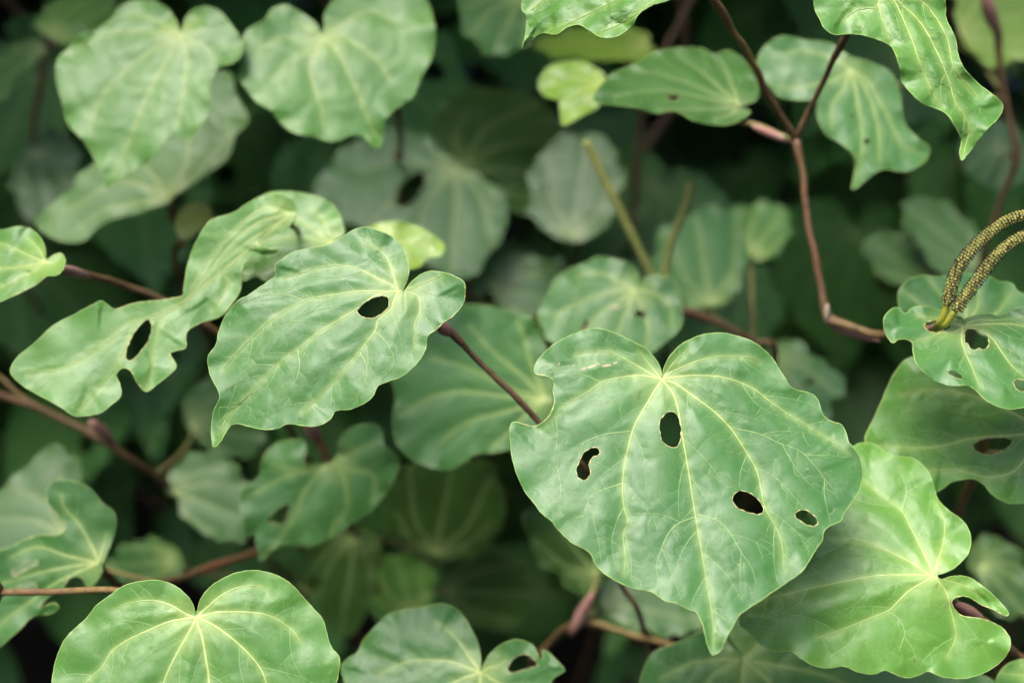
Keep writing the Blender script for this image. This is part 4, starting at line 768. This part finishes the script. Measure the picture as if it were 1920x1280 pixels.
leaf(br, [(60,270),(95,240),(140,270),(150,340),(120,400),(70,420),(30,380),(25,310)], (68,285), .57, (0.2, 0.4), (90,415), stalk=[(60,290,.585)], hero=0, mats=('leaf_grey', 'leaf_under'))
br = thing('leafy_branch', 'shaded low shoot of one dark leaf beside the two-toned leaf', 'plant', base_at(0.32, 0.72))
stem(br, [(1842, 1010, .487), (1846, 1060, .497), (1852, 1120, .51)], 'stem_olive', 1.2, 2.0, (0.32, 0.72))
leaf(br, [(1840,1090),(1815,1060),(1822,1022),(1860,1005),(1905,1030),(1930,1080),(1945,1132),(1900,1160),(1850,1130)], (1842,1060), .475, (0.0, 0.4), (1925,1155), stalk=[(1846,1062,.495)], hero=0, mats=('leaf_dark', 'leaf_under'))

# ------------------------------------------------------------------ the shrubs behind: every leaf on its own stalk
def generic(seed, mats, scale):
    r = np.random.default_rng(seed)
    half = np.array([(0, 5), (-5, 13), (-17, 17), (-31, 11), (-40, -5), (-38, -23), (-29, -41), (-16, -57), (-6, -67), (0, -79)], float)
    o = np.concatenate([half, half[1:-1][::-1] * [-1, 1]]) * scale; o[1:] += (r.random((len(o) - 1, 2)) - 0.5) * 6 * scale
    holes = []
    if seed % 2: holes = [np.array([(14, -20), (20, -16), (25, -22), (22, -30), (15, -28)], float) * scale]
    if seed % 3 == 2: holes.append(np.array([(-22, -10), (-15, -6), (-12, -12), (-18, -16)], float) * scale)
    tip = o[9]; j = np.zeros(2)
    return build_leaf(o, j, tip, auto_veins(crom(o, True, 2.0), j, tip), holes, spacing=3.2, arch=0.10 + 0.1 * r.random(), cup=-0.25 + 0.3 * r.random(), ruffle=1.6, seed=seed, mats=mats, vmat='vein_green', fine=None)[:2]
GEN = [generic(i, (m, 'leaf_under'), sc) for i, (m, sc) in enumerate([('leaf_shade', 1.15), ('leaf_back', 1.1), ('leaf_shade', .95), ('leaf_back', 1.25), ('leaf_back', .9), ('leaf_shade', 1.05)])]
def frame(n, roll):
    n = n / np.linalg.norm(n); e2 = np.array([0, 0, 1.0]) - n * n[2]; e2 /= np.linalg.norm(e2) + 1e-9; e1 = np.cross(e2, n)
    a, b = math.cos(roll) * e1 + math.sin(roll) * e2, -math.sin(roll) * e1 + math.cos(roll) * e2
    return a, b, n
def depth(p): return float((p - CAM) @ (-ZC))
SH = []
for row, (y, k) in enumerate(((0.70, 6), (0.84, 7), (1.02, 7), (1.22, 8))):
    for i in range(k):
        SH.append(((i - (k - 1) / 2) * (0.17 + 0.035 * row) + 0.05 * (random.random() - 0.5), y + 0.08 * (random.random() - 0.5), 1.02 + 0.30 * random.random()))
for sx, sy, hgt in SH:
    br = thing('leafy_shrub', 'dim shrub stem crowded with blurred heart-shaped leaves far behind the sharp leaves', 'plant', (sx, sy, 0.0), 'shaded shrubs in the background')
    z = np.arange(-0.01, hgt, 0.055); pth = np.array([(sx + 0.018 * math.sin(i * 2.1 + sx * 30) + 0.006 * (i % 2), sy - 0.10 * (q / hgt) ** 2 + 0.012 * math.cos(i * 1.7), q) for i, q in enumerate(z)])
    sm = crom(pth, step=0.02); tube('stem', sm, np.linspace(0.0042, 0.0016, len(sm)), 'stem_brown', br, 7, 0.08)
    for i in range(2, len(pth)):
        for side in ((1, -1) if i > 5 else (1,)):
            an = i * 2.4 + (0 if side == 1 else 2.0) + random.random(); out = np.array([math.cos(an), -abs(math.sin(an)) * 0.9 - 0.15, 0.0]); out /= np.linalg.norm(out)
            jp = pth[i] + out * (0.035 + 0.03 * random.random()) + np.array([0, 0, 0.018])
            if depth(jp) < 0.62 or depth(jp - np.array([0, 0.05, 0.03])) < 0.60 or jp[2] > 0.98: continue
            nrm = np.array([0, 0, 0.7]) + out * 0.7 + np.array([0, -0.35, 0]) + (rng.random(3) - 0.5) * 1.2
            e1, e2, nn = frame(nrm, (random.random() - 0.5) * 2.0)
            g = GEN[random.randrange(len(GEN))]
            W = np.eye(4); W[:3, 0], W[:3, 1], W[:3, 2], W[:3, 3] = e1, e2, nn, jp; Wl = W.copy(); Wl[:3, 3] -= (sx, sy, 0)
            lo = link('leaf', g[0], br, Matrix(Wl)); link('vein_network', g[1], lo)
            sp = crom(np.array([jp - nn * 0.0002, jp - nn * 0.008, jp * 0.45 + pth[i] * 0.55 - np.array([0, 0, 0.004]), pth[i]]), step=0.008)
            V, F = tube_geo(sp, 0.0011, 5); inv = np.linalg.inv(W); V = np.array(V) @ inv[:3, :3].T + inv[:3, 3]
            link('leaf_stalk', mesh_from('leaf_stalk', V, F, ['stalk']), lo)

# ------------------------------------------------------------------ the thicket behind, plus unseen foliage added round the spot to shape the light
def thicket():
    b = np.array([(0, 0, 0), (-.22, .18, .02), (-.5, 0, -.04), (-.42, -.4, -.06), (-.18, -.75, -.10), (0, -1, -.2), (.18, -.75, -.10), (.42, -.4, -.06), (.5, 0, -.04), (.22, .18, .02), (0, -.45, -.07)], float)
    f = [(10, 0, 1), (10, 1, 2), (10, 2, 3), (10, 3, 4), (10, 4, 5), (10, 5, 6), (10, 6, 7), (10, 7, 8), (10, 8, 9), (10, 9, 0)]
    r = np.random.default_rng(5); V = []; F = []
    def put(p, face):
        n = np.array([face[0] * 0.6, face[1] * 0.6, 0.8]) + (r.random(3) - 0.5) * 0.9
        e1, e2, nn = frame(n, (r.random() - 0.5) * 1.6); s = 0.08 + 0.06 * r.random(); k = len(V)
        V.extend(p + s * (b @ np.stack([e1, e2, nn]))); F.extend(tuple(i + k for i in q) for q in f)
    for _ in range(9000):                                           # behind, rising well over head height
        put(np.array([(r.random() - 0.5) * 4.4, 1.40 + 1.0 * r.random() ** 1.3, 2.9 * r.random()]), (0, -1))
    for _ in range(4200):                                           # unseen canopy added above the view to darken the background
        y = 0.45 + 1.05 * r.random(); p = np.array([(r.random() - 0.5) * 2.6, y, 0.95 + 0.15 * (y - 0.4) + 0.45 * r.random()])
        if p[0] > 0.24 and p[0] < 0.75 and y < 0.9: continue         # gap left in the added canopy to light the right background
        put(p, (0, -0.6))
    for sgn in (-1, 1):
        for _ in range(3500):                                       # unseen foliage added at both sides, so light comes from overhead
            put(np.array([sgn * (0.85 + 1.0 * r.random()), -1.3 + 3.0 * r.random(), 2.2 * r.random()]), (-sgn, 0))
    for _ in range(4500):                                           # unseen foliage added behind the viewer, for darker low reflections
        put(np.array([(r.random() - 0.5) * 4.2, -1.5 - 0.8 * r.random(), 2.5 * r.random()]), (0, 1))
    o = link('thicket_and_light_blockers', mesh_from('thicket_and_light_blockers', V, F, ['thicket'], None, True))
    o['kind'] = 'stuff'; o['label'] = 'dark mass of leaves behind the shrubs, with unseen foliage added to block light'; o['category'] = 'foliage'
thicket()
